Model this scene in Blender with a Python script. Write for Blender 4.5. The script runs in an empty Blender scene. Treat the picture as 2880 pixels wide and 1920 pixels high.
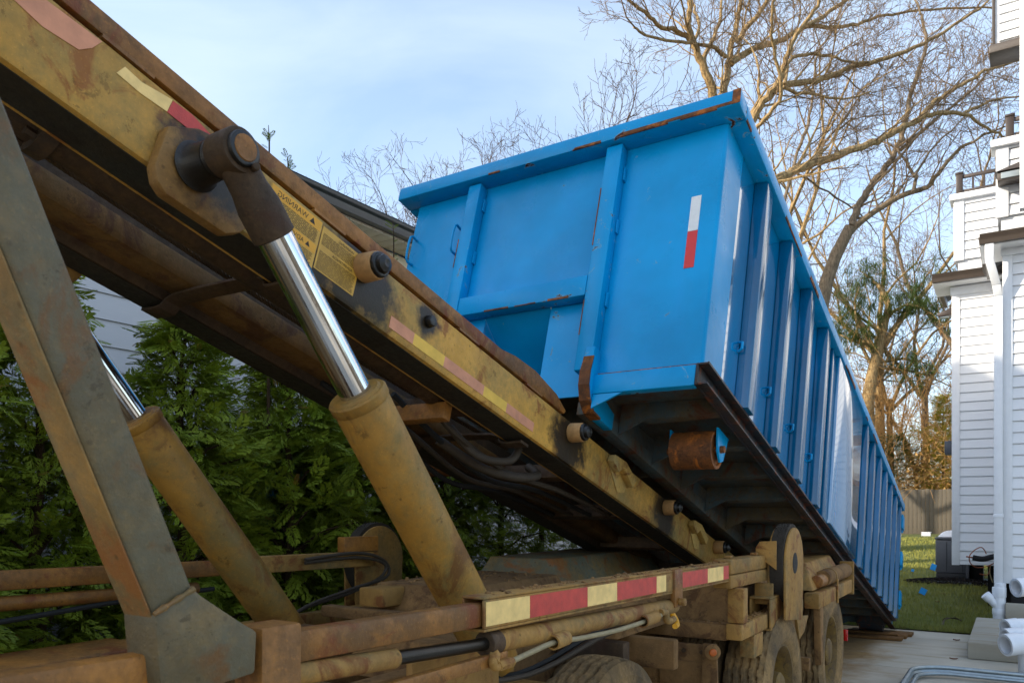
import bpy, bmesh, math, random
import numpy as np
from mathutils import Vector, Matrix, Quaternion
random.seed(7); np.random.seed(7)
scene = bpy.context.scene
col = scene.collection
# ------------------------------------------------------------------ camera
F_PX, CX, HOR, CAMH = 2170.0, 1440.0, 1425.0, 1.70          # photo is 2880 x 1920, level camera, rising front
YAW = math.radians(33.1)
TILT = math.atan(.301)                                       # hoist and container slope
cam = bpy.data.cameras.new('camera'); camo = bpy.data.objects.new('camera', cam); col.objects.link(camo)
camo.location = (0, 0, CAMH); camo.rotation_euler = (math.radians(90), 0, YAW)
cam.sensor_width = 36; cam.lens = F_PX / 2880 * 36; cam.shift_y = (HOR - 960) / 2880
cam.clip_start = .05; cam.clip_end = 2000
cam.dof.use_dof = True; cam.dof.focus_distance = 4.6; cam.dof.aperture_fstop = 8
scene.camera = camo
# ------------------------------------------------------------------ sky and sun
SUN_EL = math.radians(24); SUN_H = Vector((-.70, -.714, 0)).normalized()     # horizontal direction towards the sun
world = bpy.data.worlds.new('World'); scene.world = world; world.use_nodes = True
wn = world.node_tree.nodes; wl = world.node_tree.links
for n_ in list(wn): wn.remove(n_)
wo = wn.new('ShaderNodeOutputWorld'); bg = wn.new('ShaderNodeBackground'); sky = wn.new('ShaderNodeTexSky')
sky.sky_type = 'NISHITA'; sky.sun_disc = False; sky.sun_elevation = SUN_EL
sky.sun_rotation = math.atan2(SUN_H.x, SUN_H.y); sky.air_density = 1.0; sky.dust_density = 1.2; sky.ozone_density = 1.5
bg.inputs['Strength'].default_value = .15
tc = wn.new('ShaderNodeTexCoord'); mp = wn.new('ShaderNodeMapping'); mp.inputs['Scale'].default_value = (1.0, 1.0, 2.6)
mp.inputs['Rotation'].default_value = (0.3, 0.2, 0.6)
nz = wn.new('ShaderNodeTexNoise'); nz.inputs['Scale'].default_value = 2.1; nz.inputs['Detail'].default_value = 7
nz.inputs['Roughness'].default_value = .52; nz.inputs['Distortion'].default_value = .6
rp = wn.new('ShaderNodeValToRGB'); rp.color_ramp.elements[0].position = .36; rp.color_ramp.elements[1].position = .74
rp.color_ramp.elements[0].color = (.22,.22,.22,1); rp.color_ramp.elements[1].color = (.8,.8,.8,1)
mx = wn.new('ShaderNodeMix'); mx.data_type = 'RGBA'; mx.inputs[7].default_value = (2.35, 2.8, 3.4, 1)
wl.new(tc.outputs['Generated'], mp.inputs['Vector']); wl.new(mp.outputs[0], nz.inputs['Vector'])
wl.new(nz.outputs['Fac'], rp.inputs['Fac']); wl.new(rp.outputs['Color'], mx.inputs[0])
wl.new(sky.outputs[0], mx.inputs[6]); wl.new(mx.outputs[2], bg.inputs['Color']); wl.new(bg.outputs[0], wo.inputs['Surface'])
sd = bpy.data.lights.new('sun', 'SUN'); sd.energy = 2.6; sd.angle = math.radians(.6); sd.color = (1, .89, .72)
so = bpy.data.objects.new('sun', sd); col.objects.link(so)
so.rotation_euler = (-(SUN_H * math.cos(SUN_EL) + Vector((0, 0, math.sin(SUN_EL))))).to_track_quat('-Z', 'Y').to_euler()
so.location = (-20, -20, 20)
cy = scene.cycles; cy.max_bounces = 6; cy.diffuse_bounces = 3; cy.glossy_bounces = 3; cy.transmission_bounces = 3
vs = scene.view_settings; vs.view_transform = 'Standard'; vs.look = 'None'; vs.gamma = 1; vs.exposure = 1.32; vs.use_curve_mapping = False
# ------------------------------------------------------------------ photo pixel -> place
FW = Vector((-math.sin(YAW), math.cos(YAW), 0)); RT = Vector((math.cos(YAW), math.sin(YAW), 0)); UP = Vector((0, 0, 1)); CAM = Vector((0, 0, CAMH))
def ray(x, y): return FW + RT * ((x - CX) / F_PX) + UP * ((HOR - y) / F_PX)
def pX(x, y, v): r = ray(x, y); return CAM + r * (v / r.x)
def pY(x, y, v): r = ray(x, y); return CAM + r * (v / r.y)
def pZ(x, y, v): r = ray(x, y); return CAM + r * ((v - CAMH) / r.z)
def pD(x, y, d): return CAM + ray(x, y) * d
CT, ST = math.cos(TILT), math.sin(TILT)
ES = Vector((0, CT, -ST)); EN = Vector((0, ST, CT))
def hs(x, s, n): return Vector((x, 0, 0)) + ES * s + EN * n         # hoist frame -> world
def sn(p): return (p.y * CT - p.z * ST, p.y * ST + p.z * CT)
def pS(x, y, s): r = ray(x, y); t = (s - CAM.dot(ES)) / r.dot(ES); return CAM + r * t
def V(*a): return Vector(a)
# ------------------------------------------------------------------ materials
def L(r, g, b):
    f = lambda c: (c/255/12.92) if c/255 <= .04045 else ((c/255+.055)/1.055)**2.4
    return (f(r), f(g), f(b), 1)
class NT:
    def __init__(s, name):
        s.m = bpy.data.materials.new(name); s.m.use_nodes = True; s.t = s.m.node_tree
        s.b = s.t.nodes['Principled BSDF']; s.co = None
    def n(s, k, **kw):
        x = s.t.nodes.new(k)
        for a, v in kw.items(): setattr(x, a, v)
        return x
    def put(s, sock, v):
        if isinstance(v, bpy.types.NodeSocket): s.t.links.new(v, sock)
        elif v is not None:
            if sock.type == 'RGBA' and isinstance(v, (int, float)): v = (v, v, v, 1)
            sock.default_value = v
    def vec(s, scale=None, kind='Object'):
        if s.co is None: s.co = s.n('ShaderNodeTexCoord')
        o = s.co.outputs[kind]
        if scale is None: return o
        m = s.n('ShaderNodeMapping'); s.put(m.inputs[0], o); m.inputs['Scale'].default_value = scale; return m.outputs[0]
    def noise(s, scale, detail=4, rough=.55, vec=None, dist=0):
        x = s.n('ShaderNodeTexNoise'); s.put(x.inputs['Vector'], vec or s.vec()); x.inputs['Scale'].default_value = scale
        x.inputs['Detail'].default_value = detail; x.inputs['Roughness'].default_value = rough; x.inputs['Distortion'].default_value = dist
        return x.outputs['Fac']
    def voro(s, scale, vec=None):
        x = s.n('ShaderNodeTexVoronoi'); s.put(x.inputs['Vector'], vec or s.vec()); x.inputs['Scale'].default_value = scale; return x.outputs['Distance']
    def ramp(s, fac, *st):
        x = s.n('ShaderNodeValToRGB'); s.put(x.inputs[0], fac); e = x.color_ramp.elements
        while len(e) < len(st): e.new(.5)
        for q, (p, c) in zip(e, st):
            q.position = p; q.color = c if not isinstance(c, (int, float)) else (c, c, c, 1)
        return x.outputs[0]
    def mix(s, fac, a, b, mode='MIX'):
        x = s.n('ShaderNodeMix', data_type='RGBA', blend_type=mode); s.put(x.inputs[0], fac); s.put(x.inputs[6], a); s.put(x.inputs[7], b); return x.outputs[2]
    def math(s, op, a, b=None):
        x = s.n('ShaderNodeMath', operation=op); s.put(x.inputs[0], a); s.put(x.inputs[1], b); return x.outputs[0]
    def rnd(s):
        return s.n('ShaderNodeObjectInfo').outputs['Random']
    def bump(s, h, st=.3, d=.01):
        x = s.n('ShaderNodeBump'); x.inputs['Strength'].default_value = st; x.inputs['Distance'].default_value = d; s.put(x.inputs['Height'], h)
        s.put(s.b.inputs['Normal'], x.outputs[0]); return s
    def out(s, color=None, rough=None, metal=None, spec=None):
        s.put(s.b.inputs['Base Color'], color); s.put(s.b.inputs['Roughness'], rough); s.put(s.b.inputs['Metallic'], metal)
        s.put(s.b.inputs['Specular IOR Level'], spec); return s.m
M = {}
def plain(name, c, rough=.6, metal=0, bump=None, var=.12, spec=.5):
    t = NT(name); k = t.noise(bump or 6, 5); c2 = tuple(v*(1-var*2.2) for v in c[:3]) + (1,)
    colr = t.mix(t.ramp(k, (.3, 0.0), (.7, 1.0)), c2, c)
    if bump: t.bump(t.noise(bump*9, 4), .25, .004)
    M[name] = t.out(colr, rough, metal, spec); return M[name]
def muddy(name, paint, mud, rust, amount=.5, rscale=5, rough=.75, grease=None, blotch=3.0, bump=.35, stretch=None):
    """painted steel under dried mud, with rust patches, small spatters and optional grease stains round given points"""
    t = NT(name); v = t.vec(stretch) if stretch else None
    a = t.noise(blotch, 6, .62, v, .3); f = t.noise(34, 5, .7); r = t.noise(rscale, 7, .68, None, .8); g = t.noise(110, 3, .6)
    m1 = t.ramp(t.math('ADD', a, t.math('MULTIPLY', t.math('SUBTRACT', f, .5), .45)), (amount-.13, 0.0), (amount+.10, 1.0))
    c = t.mix(m1, mud, paint)
    c = t.mix(t.ramp(t.noise(blotch*.55, 5, .65, None, .6), (.38, 0.0), (.66, .62)), c, tuple(x*.36 for x in mud[:3]) + (1,))
    c = t.mix(t.ramp(t.noise(blotch*3.1, 6, .7), (.42, 0.0), (.70, .60)), c, tuple(x*.5 for x in mud[:3]) + (1,))
    c = t.mix(t.ramp(r, (.53, 0.0), (.62, .9)), c, rust)
    c = t.mix(t.ramp(t.noise(11, 9, .78, None, .4), (.60, 0.0), (.63, .6)), c, tuple(x*.22 for x in mud[:3]) + (1,))
    c = t.mix(t.ramp(g, (.60, 0.0), (.72, .28)), c, tuple(min(1, x*1.4) for x in mud[:3]) + (1,))
    c = t.mix(t.ramp(t.voro(17), (.05, .8), (.13, 0.0)), c, tuple(x*.3 for x in mud[:3]) + (1,))
    ro = t.ramp(f, (.3, rough-.15), (.7, rough+.12))
    if grease:
        tot = None
        for p, rad in grease:
            d = t.n('ShaderNodeVectorMath', operation='DISTANCE'); t.put(d.inputs[0], t.vec()); d.inputs[1].default_value = p
            q = t.math('DIVIDE', d.outputs['Value'], rad); tot = q if tot is None else t.math('MINIMUM', tot, q)
        e = t.math('ADD', tot, t.math('MULTIPLY', t.math('SUBTRACT', t.noise(9, 6, .7), .5), 1.5))
        c = t.mix(t.ramp(e, (.55, .96), (1.15, 0.0)), c, L(26, 21, 15)); ro = t.mix(t.ramp(e, (.55, .8), (1.1, 0.0)), ro, .42)
    t.bump(t.math('ADD', f, t.math('MULTIPLY', g, .5)), bump, .006)
    M[name] = t.out(c, ro, 0, .35); return M[name]
MUD = L(172, 128, 64); RUST = L(116, 68, 30); GGR = L(112, 100, 68)
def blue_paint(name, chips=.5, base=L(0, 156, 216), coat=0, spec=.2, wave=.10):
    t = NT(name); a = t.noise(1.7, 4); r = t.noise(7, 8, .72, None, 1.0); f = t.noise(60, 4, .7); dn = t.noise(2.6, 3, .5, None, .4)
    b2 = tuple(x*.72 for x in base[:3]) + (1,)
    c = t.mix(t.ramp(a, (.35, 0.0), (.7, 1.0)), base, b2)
    c = t.mix(t.ramp(t.noise(3.2, 5, .6, t.vec((2, 2, .35))), (.5, 0.0), (.8, .25)), c, L(40, 150, 222))
    c = t.mix(t.ramp(r, (chips+.16, 0.0), (chips+.19, 1.0)), c, L(120, 176, 200))
    c = t.mix(t.ramp(r, (chips+.18, 0.0), (chips+.21, 1.0)), c, t.mix(f, L(98, 48, 24), L(58, 34, 24)))
    ro = t.ramp(t.noise(4, 5), (.3, .24), (.7, .40)) if not coat else t.ramp(t.noise(4, 5), (.3, .10), (.7, .2))
    ro = t.mix(t.ramp(r, (chips+.16, 0.0), (chips+.20, 1.0)), ro, .8)
    t.bump(t.math('ADD', dn, t.math('MULTIPLY', f, .012)), wave, .10)
    if coat: t.put(t.b.inputs['Coat Weight'], coat); t.put(t.b.inputs['Coat Roughness'], .04); t.put(t.b.inputs['Coat IOR'], 2.2)
    M[name] = t.out(c, ro, 0, spec); return M[name]
blue_paint('blue'); blue_paint('blue_worn', .455); blue_paint('blue_side_shade', .56, L(0, 126, 180), 1.0, .5, .035); blue_paint('blue_rib_shade', .54, L(0, 96, 138), .25, .3, .035)  # one paint: side and ribs darker, their shade is put into the colour
muddy('blue_under', L(70, 90, 98), L(100, 86, 62), L(88, 46, 22), .5, 4, .7)
muddy('rusty_steel', L(74, 50, 34), L(150, 88, 36), L(176, 100, 34), .5, 8, .75)
muddy('flange', L(38, 56, 68), L(66, 46, 30), L(104, 52, 24), .46, 9, .55)
muddy('mud', GGR, MUD, RUST, .58, 5)
muddy('mud_rail', L(160, 150, 108), L(214, 172, 92), RUST, .55, 6, .7, None, 2.2)
muddy('mud_rust', L(104, 74, 42), L(172, 114, 48), L(112, 56, 22), .5, 5, .52)
muddy('mud_heavy', L(112, 84, 52), L(146, 108, 64), L(88, 60, 34), .62, 6, .9, None, 3.5, .7)
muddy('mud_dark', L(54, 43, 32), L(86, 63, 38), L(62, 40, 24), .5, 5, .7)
muddy('barrel', L(128, 112, 66), L(178, 128, 50), L(112, 72, 30), .56, 3, .6, None, 2.4, .25)
muddy('arm_paint', L(112, 122, 108), L(166, 132, 76), L(150, 92, 42), .46, 3.2, .6, None, 3)
muddy('tyre_mud', L(80, 68, 52), L(156, 124, 80), L(112, 90, 60), .52, 6, .92, None, 4, .6)
muddy('rim_paint', L(150, 118, 52), L(104, 80, 46), L(70, 52, 34), .5, 9, .7)
plain('grease', L(24, 21, 18), .38, 0, 30); plain('bushing', L(188, 140, 84), .7, .0, 40)
plain('rubber', L(30, 29, 27), .8, 0, 20); plain('brush', L(58, 50, 40), .95, 0, 60)
plain('tape_red', L(206, 66, 54), .5, 0, 22, .14); plain('tape_cream', L(255, 214, 132), .5, 0, 22, .12)
plain('tape_white', L(226, 226, 222), .35, 0, 30, .04); plain('tape_bright_red', L(216, 26, 22), .35, 0, 30, .05)
plain('tape_pink', L(222, 150, 112), .6, 0, 14, .12); plain('tape_yellow', L(238, 190, 74), .6, 0, 14, .1)
plain('decal', L(214, 164, 62), .55, 0, 18, .14); plain('decal_head', L(226, 160, 24), .5, 0, 30, .05); plain('ink', L(52, 40, 18), .7)
plain('hose', L(62, 50, 36), .7, 0, 30); plain('hose_pale', L(156, 140, 104), .6, 0, 30)
plain('wire', L(92, 76, 58), .5, .6, 40); plain('copper', L(150, 84, 58), .4, .7, 30); plain('foam_black', L(20, 20, 22), .8, 0, 40)
t = NT('chrome'); st = t.noise(260, 3, .5, t.vec((1, 1, .02))); M['chrome'] = t.out(L(206, 208, 212), t.ramp(st, (.3, .07), (.7, .16)), 1)
plain('dark_rod', L(40, 36, 30), .3, .5, 30); plain('amber', L(190, 90, 20), .3); plain('red_lens', L(190, 16, 16), .25)
# vinyl, trim, concrete, wood, ground
def siding(name, c):
    t = NT(name); g = t.noise(9, 4, .6, t.vec((1, 1, 9))); r = t.rnd()
    cc = t.mix(t.math('MULTIPLY', r, .35), c, tuple(x*.9 for x in c[:3]) + (1,)); cc = t.mix(t.ramp(g, (.35, 0.0), (.75, .18)), cc, tuple(x*.82 for x in c[:3]) + (1,))
    t.bump(g, .12, .003); M[name] = t.out(cc, .42, 0, .4)
siding('vinyl_white', L(226, 227, 229)); siding('vinyl_grey', L(206, 202, 202)); siding('vinyl_taupe', L(206, 188, 154)); siding('vinyl_cream', L(242, 228, 198))
plain('trim_white', L(228, 229, 231), .4, 0, 12, .03); plain('gutter_brown', L(74, 64, 56), .4, 0, 8, .06); plain('gutter_grey', L(62, 62, 62), .35, 0, 8, .06)
plain('rail_bronze', L(66, 56, 50), .4, .2, 8, .06); plain('pvc', L(232, 234, 238), .3, 0, 12, .03); plain('lamp_glass', L(150, 160, 165), .1)
plain('soffit', L(232, 214, 186), .6, 0, 12, .05); plain('shingle', L(96, 96, 98), .9, 0, 30, .2); plain('foundation', L(34, 32, 32), .9, 0, 10)
plain('ac_grey', L(78, 80, 86), .5, .1, 20, .06); plain('ac_black', L(24, 25, 28), .6, 0, 20); plain('cover_white', L(226, 226, 230), .45, 0, 9, .05)
plain('mulch', L(38, 28, 22), .95, 0, 30, .3); plain('blue_flag', L(30, 150, 230), .5, 0, 20, .05); plain('galvanised', L(160, 170, 174), .38, .75, 14, .12)
plain('leaf_gold', L(196, 152, 84), .8, 0, 5, .2); plain('leaf_dry', L(134, 84, 54), .8, 0, 30, .2); plain('pad', L(110, 118, 126), .85, 0, 20)
t = NT('glass_dark'); M['glass_dark'] = t.out(L(30, 70, 74), .08, 0, .5)
def concrete(name, c, dirt=.0):
    t = NT(name); a = t.noise(1.1, 6, .6); b = t.noise(120, 3, .6); s1 = t.noise(2.2, 5, .6, t.vec((.35, 3.2, 1)))
    cc = t.mix(t.ramp(a, (.35, 0.0), (.7, 1.0)), c, tuple(x*.78 for x in c[:3]) + (1,)); cc = t.mix(t.ramp(s1, (.5, 0.0), (.72, .5)), cc, L(150, 128, 92))
    cc = t.mix(t.ramp(b, (.55, 0.0), (.75, .25)), cc, tuple(x*.6 for x in c[:3]) + (1,))
    if dirt:     # tyre-tracked mud left where the truck came in
        x = t.n('ShaderNodeSeparateXYZ'); t.put(x.inputs[0], t.vec()); e = t.math('ADD', t.math('MULTIPLY', t.math('ADD', x.outputs[0], 1.15), -1.7), t.math('MULTIPLY', t.math('SUBTRACT', t.noise(1.6, 6, .65), .5), 2.4))
        cc = t.mix(t.ramp(e, (.0, 0.0), (.7, .92)), cc, t.mix(t.noise(7, 5), L(178, 142, 86), L(104, 76, 44)))
    t.bump(t.math('ADD', b, a), .25, .006); M[name] = t.out(cc, .85, 0, .3)
concrete('concrete', L(200, 190, 172), 1); concrete('concrete_step', L(182, 174, 158))
t = NT('grass_ground'); M['grass_ground'] = t.out(t.mix(t.noise(3, 6), L(72, 84, 30), L(108, 108, 44)), .95); t.bump(t.noise(40), .6, .02)
t = NT('grass_blade'); M['grass_blade'] = t.out(t.mix(t.noise(2.2, 4), L(88, 104, 34), L(156, 146, 64)), .7)
t = NT('earth'); M['earth'] = t.out(t.mix(t.noise(1.5, 6), L(96, 74, 46), L(70, 62, 36)), .95); t.bump(t.noise(20), .5, .03)
def wood(name, a, b, axis=(18, 18, 1.2)):
    t = NT(name); g = t.noise(3, 6, .65, t.vec(axis), .4); r = t.rnd(); c = t.mix(g, a, b); c = t.mix(t.math('MULTIPLY', r, .5), c, tuple(x*.6 for x in a[:3]) + (1,))
    c = t.mix(t.ramp(t.voro(2.2, t.vec((3, 3, .9))), (.05, .8), (.12, 0.0)), c, L(40, 28, 18)); t.bump(g, .4, .004); M[name] = t.out(c, .85, 0, .25)
wood('fence_wood', L(112, 104, 92), L(72, 66, 56)); wood('fence_red', L(128, 86, 60), L(86, 56, 40)); wood('plank_wood', L(140, 100, 56), L(74, 48, 26), (10, 1.2, 10))
def bark(name, a, b):
    t = NT(name); g = t.noise(5, 6, .7, t.vec((4, 4, 1)), .5); t.bump(g, .6, .03); M[name] = t.out(t.mix(t.ramp(g, (.35, 0.0), (.65, 1.0)), a, b), .9, 0, .2)
bark('bark_gold', L(104, 84, 58), L(186, 158, 112)); bark('twig_brown', L(96, 80, 62), L(142, 118, 90)); bark('bark_grey', L(92, 80, 66), L(150, 132, 108)); bark('bark_dark', L(58, 44, 32), L(96, 74, 52)); bark('brush_brown', L(140, 104, 62), L(190, 148, 92))
def leafm(name, a, b, tr=.25):
    t = NT(name); k = t.mix(t.noise(2.4, 3), a, b); k = t.mix(t.ramp(t.noise(14, 3), (.4, 0.0), (.7, .6)), k, b)
    t.out(k, .5, 0, .35); tl = t.n('ShaderNodeBsdfTranslucent'); t.put(tl.inputs[0], k); ms = t.n('ShaderNodeMixShader'); ms.inputs[0].default_value = .25
    t.put(ms.inputs[1], t.b.outputs[0]); t.put(ms.inputs[2], tl.outputs[0]); t.put(t.t.nodes['Material Output'].inputs[0], ms.outputs[0]); M[name] = t.m
leafm('cedar', L(84, 118, 28), L(164, 172, 52)); leafm('cedar_tip', L(120, 88, 34), L(150, 118, 44)); leafm('pine', L(56, 82, 40), L(96, 112, 52)); leafm('gold_conifer', L(150, 150, 30), L(200, 186, 60))
# ------------------------------------------------------------------ geometry helpers
def frame(d):
    d = d.normalized(); a = Vector((0, 0, 1)) if abs(d.z) < .9 else Vector((1, 0, 0)); u = d.cross(a).normalized(); return u, d.cross(u).normalized()
class MB:
    def __init__(s): s.v = []; s.f = []
    def add(s, vs, fs):
        o = len(s.v); s.v += [tuple(x) for x in vs]; s.f += [tuple(i + o for i in f) for f in fs]; return s
    def hexa(s, p):   # 8 corners: bottom 4, top 4
        return s.add(p, [(3,2,1,0), (4,5,6,7), (0,1,5,4), (1,2,6,5), (2,3,7,6), (3,0,4,7)])
    def box(s, x0, x1, y0, y1, z0, z1, T=None):
        T = T or (lambda x, y, z: (x, y, z))
        return s.hexa([T(x0,y0,z0), T(x1,y0,z0), T(x1,y1,z0), T(x0,y1,z0), T(x0,y0,z1), T(x1,y0,z1), T(x1,y1,z1), T(x0,y1,z1)])
    def prism(s, poly, ext):
        n = len(poly); ext = Vector(ext); a = [Vector(p) for p in poly]; b = [p + ext for p in a]
        nn = Vector((0,0,0))
        for i in range(n): nn += a[i].cross(a[(i+1) % n])
        if nn.dot(ext) > 0: a.reverse(); b.reverse()
        return s.add(a + b, [tuple(range(n)), tuple(range(2*n-1, n-1, -1))] + [((i+1) % n, i, n+i, n+(i+1) % n) for i in range(n)])
    def tube(s, pts, r, sides=8, caps=True):
        pts = [Vector(p) for p in pts]; n = len(pts); rr = r if isinstance(r, (list, tuple)) else [r]*n
        vs = []; u = None
        for i, p in enumerate(pts):
            d = (pts[min(i+1, n-1)] - pts[max(i-1, 0)])
            if d.length < 1e-7: d = Vector((0,0,1))
            if u is None: u, w = frame(d)
            else:
                d = d.normalized(); u = (u - d*u.dot(d))
                if u.length < 1e-5: u, w = frame(d)
                u.normalize(); w = d.cross(u)
            for k in range(sides):
                a = 2*math.pi*k/sides; vs.append(p + (u*math.cos(a) + w*math.sin(a))*rr[i])
        fs = [(i*sides+k, i*sides+(k+1) % sides, (i+1)*sides+(k+1) % sides, (i+1)*sides+k) for i in range(n-1) for k in range(sides)]
        if caps: fs += [tuple(range(sides-1, -1, -1)), tuple(range((n-1)*sides, n*sides))]
        return s.add(vs, fs)
    def lathe(s, prof, o, ax, segs=32, closed=False):   # prof: (along axis, radius)
        o = Vector(o); ax = Vector(ax).normalized(); u, w = frame(ax); vs = []
        for k in range(segs):
            a = 2*math.pi*k/segs; dr = u*math.cos(a) + w*math.sin(a)
            for t_, r in prof: vs.append(o + ax*t_ + dr*r)
        m = len(prof); fs = []
        for k in range(segs):
            k2 = (k+1) % segs
            for j in range(m-1 if not closed else m): j2 = (j+1) % m; fs.append((k*m+j, k2*m+j, k2*m+j2, k*m+j2))
        return s.add(vs, fs)
    def build(s, name, mat, parent=None, bev=0, smooth=False, seg=2, kind=None):
        me = bpy.data.meshes.new(name); me.from_pydata(s.v, [], s.f)
        if bev or True:
            bm = bmesh.new(); bm.from_mesh(me)
            if bev:
                bm.normal_update()
                ed = [e for e in bm.edges if len(e.link_faces) == 2 and e.calc_face_angle(0) > .45]
                bmesh.ops.bevel(bm, geom=ed, offset=bev, segments=seg, affect='EDGES', profile=.5, clamp_overlap=True)
            if len(bm.faces) < 60000: bmesh.ops.recalc_face_normals(bm, faces=bm.faces)
            bm.to_mesh(me); bm.free()
        return obj(name, me, mat, parent, smooth or bev > 0, kind)
def obj(name, me, mat, parent=None, smooth=False, kind=None):
    o = bpy.data.objects.new(name, me); col.objects.link(o)
    if mat: 
        me.materials.clear(); me.materials.append(M[mat])
    if smooth:
        me.polygons.foreach_set('use_smooth', [True]*len(me.polygons))
        try: me.set_sharp_from_angle(angle=math.radians(38))
        except Exception: pass
    if parent is not None:
        o.parent = parent
        r = parent
        while r.parent is not None: r = r.parent
        if parent.type == 'EMPTY': o.matrix_parent_inverse = Matrix.Translation(-parent.location)
    if kind: o['kind'] = kind
    return o
def tag(o, label, cat, group=None):
    o['label'] = label; o['category'] = cat
    if group: o['group'] = group
    return o
def thing(name, label, cat, loc=(0,0,0), group=None):
    o = bpy.data.objects.new(name, None); col.objects.link(o); o.location = loc; o.empty_display_size = .2
    return tag(o, label, cat, group)
def struct(o): o['kind'] = 'structure'; return o
def dup(o, off=(0,0,0), rz=0, parent=None):
    c = o.copy(); col.objects.link(c); c.parent = parent
    if parent is None: c.location = Vector(o.location) + Vector(off)
    for ch in o.children: dup(ch, (0,0,0), 0, c)
    return c
def TH(x, s, n): return hs(x, s, n)
def bx(name, mat, parent, x0, x1, y0, y1, z0, z1, bev=.006, T=None): return MB().box(x0, x1, y0, y1, z0, z1, T).build(name, mat, parent, bev)
def cyl(name, mat, parent, p0, p1, r0, r1=None, sides=24, bev=.004):
    return MB().tube([p0, p1], [r0, r1 if r1 is not None else r0], sides).build(name, mat, parent, bev)
def pipe(name, mat, parent, pts, r, sides=8): return MB().tube(pts, r, sides).build(name, mat, parent, 0, True)
def smoothpath(pts, k=6):
    pts = [Vector(p) for p in pts]; out = []
    for i in range(len(pts)-1):
        a, b, c, d = pts[max(i-1,0)], pts[i], pts[i+1], pts[min(i+2, len(pts)-1)]
        for j in range(k):
            t_ = j/k; out.append(.5*((2*b) + (c-a)*t_ + (2*a-5*b+4*c-d)*t_*t_ + (3*b-a-3*c+d)*t_**3))
    return out + [pts[-1]]
# ------------------------------------------------------------------ the setting
me = MB(); S_ = 600
struct(MB().add([(-S_,-S_,-.03),(S_,-S_,-.03),(S_,S_,-.03),(-S_,S_,-.03)], [(0,1,2,3)]).build('ground', 'earth'))
def lawn_z(y): return .012 if y < 12.4 else .012 + .60*min(1, (y-12.4)/19.5)**2.2
nx_, ny_ = 30, 40; vs_ = []; fs_ = []
ys_ = [11.86 + (40-11.86)*j/ny_ for j in range(ny_+1)]
for j in range(ny_+1):
    for i in range(nx_+1): vs_.append((-14 + 26*i/nx_, ys_[j], lawn_z(ys_[j]) + .012*math.sin(i*2.1+j*1.3)))
for j in range(ny_):
    for i in range(nx_): a = j*(nx_+1)+i; fs_.append((a, a+1, a+nx_+2, a+nx_+1))
# the lawn begins where the concrete ends
struct(MB().add([(v[0], max(v[1], 11.98), v[2]) for v in vs_], fs_).build('lawn', 'grass_ground', None, 0, True))
# concrete drive: slabs with open joints
drive = struct(MB().box(-4.0, 6.0, -6, 11.95, -.12, -.03).build('driveway', 'concrete'))
jy = [-6, -2.6, .9, 4.4, pZ(2500, 1873, 0).y, 11.95]
for i in range(len(jy)-1):
    for x0, x1 in ((-4.0, 1.2), (1.212, 6.0)):
        bx('slab', 'concrete', drive, x0, x1, jy[i]+.010, jy[i+1]-.010, -.028, 0, .004)
# grass blades
bl = []; bf = []
R_ = random.Random(3)
for k in range(46000):
    y = 12.0 + (R_.random()**1.7)*19.5; x = -2.6 + R_.random()*(3.6 + (y-12)*.12) - (y-12)*.10
    z = lawn_z(y); hgt = .035 + .05*R_.random(); a = R_.random()*6.28; w = .004 + (y-12)*.0004; lx, ly = (R_.random()-.5)*.06, (R_.random()-.5)*.06
    o = len(bl); bl += [(x-w*math.cos(a), y-w*math.sin(a), z-.01), (x+w*math.cos(a), y+w*math.sin(a), z-.01), (x+lx, y+ly, z+hgt)]; bf.append((o, o+1, o+2))
g = MB(); g.v = bl; g.f = bf; g = g.build('grass', 'grass_blade', None, 0, False, 2, 'stuff'); g['label'] = 'short winter grass of the lawn behind the blue container'
# fallen dry leaves
for i, (px, py, lab) in enumerate([(2690,1800,'curled dark dry leaf on the concrete near the step corner'), (2682,1853,'thin reddish dry leaf lying in front of the concrete step'), (2636,1692,'orange brown dry leaf on the lawn below the blue flag'), (2655,1670,'pale brown dry leaf on the lawn in front of the condenser'), (2540,1765,'small brown dry leaf on the concrete beside the planks')]):
    q = pZ(px, py, .01 if py > 1740 else .03); w = .05
    b = MB(); n_ = 7; b.add([(q.x + w*(j/(n_-1)-.5)*1.6, q.y + s_*w*.4*math.sin(math.pi*(j+.4)/(n_-.2)), q.z + .012*abs(s_) + .008*((j/(n_-1)-.5)**2)*4) for s_ in (-1, 0, 1) for j in range(n_)],
        [(r*n_+j, r*n_+j+1, (r+1)*n_+j+1, (r+1)*n_+j) for r in range(2) for j in range(n_-1)])
    tag(b.build('dry_leaf', 'leaf_dry', None, 0, True), lab, 'leaf', 'fallen dry leaves')
# ------------------------------------------------------------------ white house on the right
NY, FY, NX, FX = 12.6, 14.8, -.142, -.883     # near block front, far block front, their left corners
house = thing('white_house', 'white vinyl sided house with brown gutters and bronze deck railings', 'house', (NX, NY, 0))
EXP = .154
def plank_mesh(x0, x1, z0, hgt=EXP, y=0):     # lap board, bottom edge proud; faces -Y
    return MB().prism([V(x0,y,z0+.016), V(x0,y-.026,z0+.016), V(x0,y-.010,z0+hgt-.001), V(x0,y,z0+hgt-.001)], (x1-x0, 0, 0))
def clad(x0, x1, y, z0, z1, mat, parent, name='siding_plank', exp=EXP):
    first = None; n_ = int(math.ceil((z1-z0)/exp - .02)); 
    for i in range(n_):
        if first is None: first = plank_mesh(x0, x1, z0, exp, y).build(name, mat, parent); o = first
        else:
            o = first.copy(); col.objects.link(o); o.location = Vector(first.location) + Vector((0, 0, i*exp))
    return first
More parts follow.
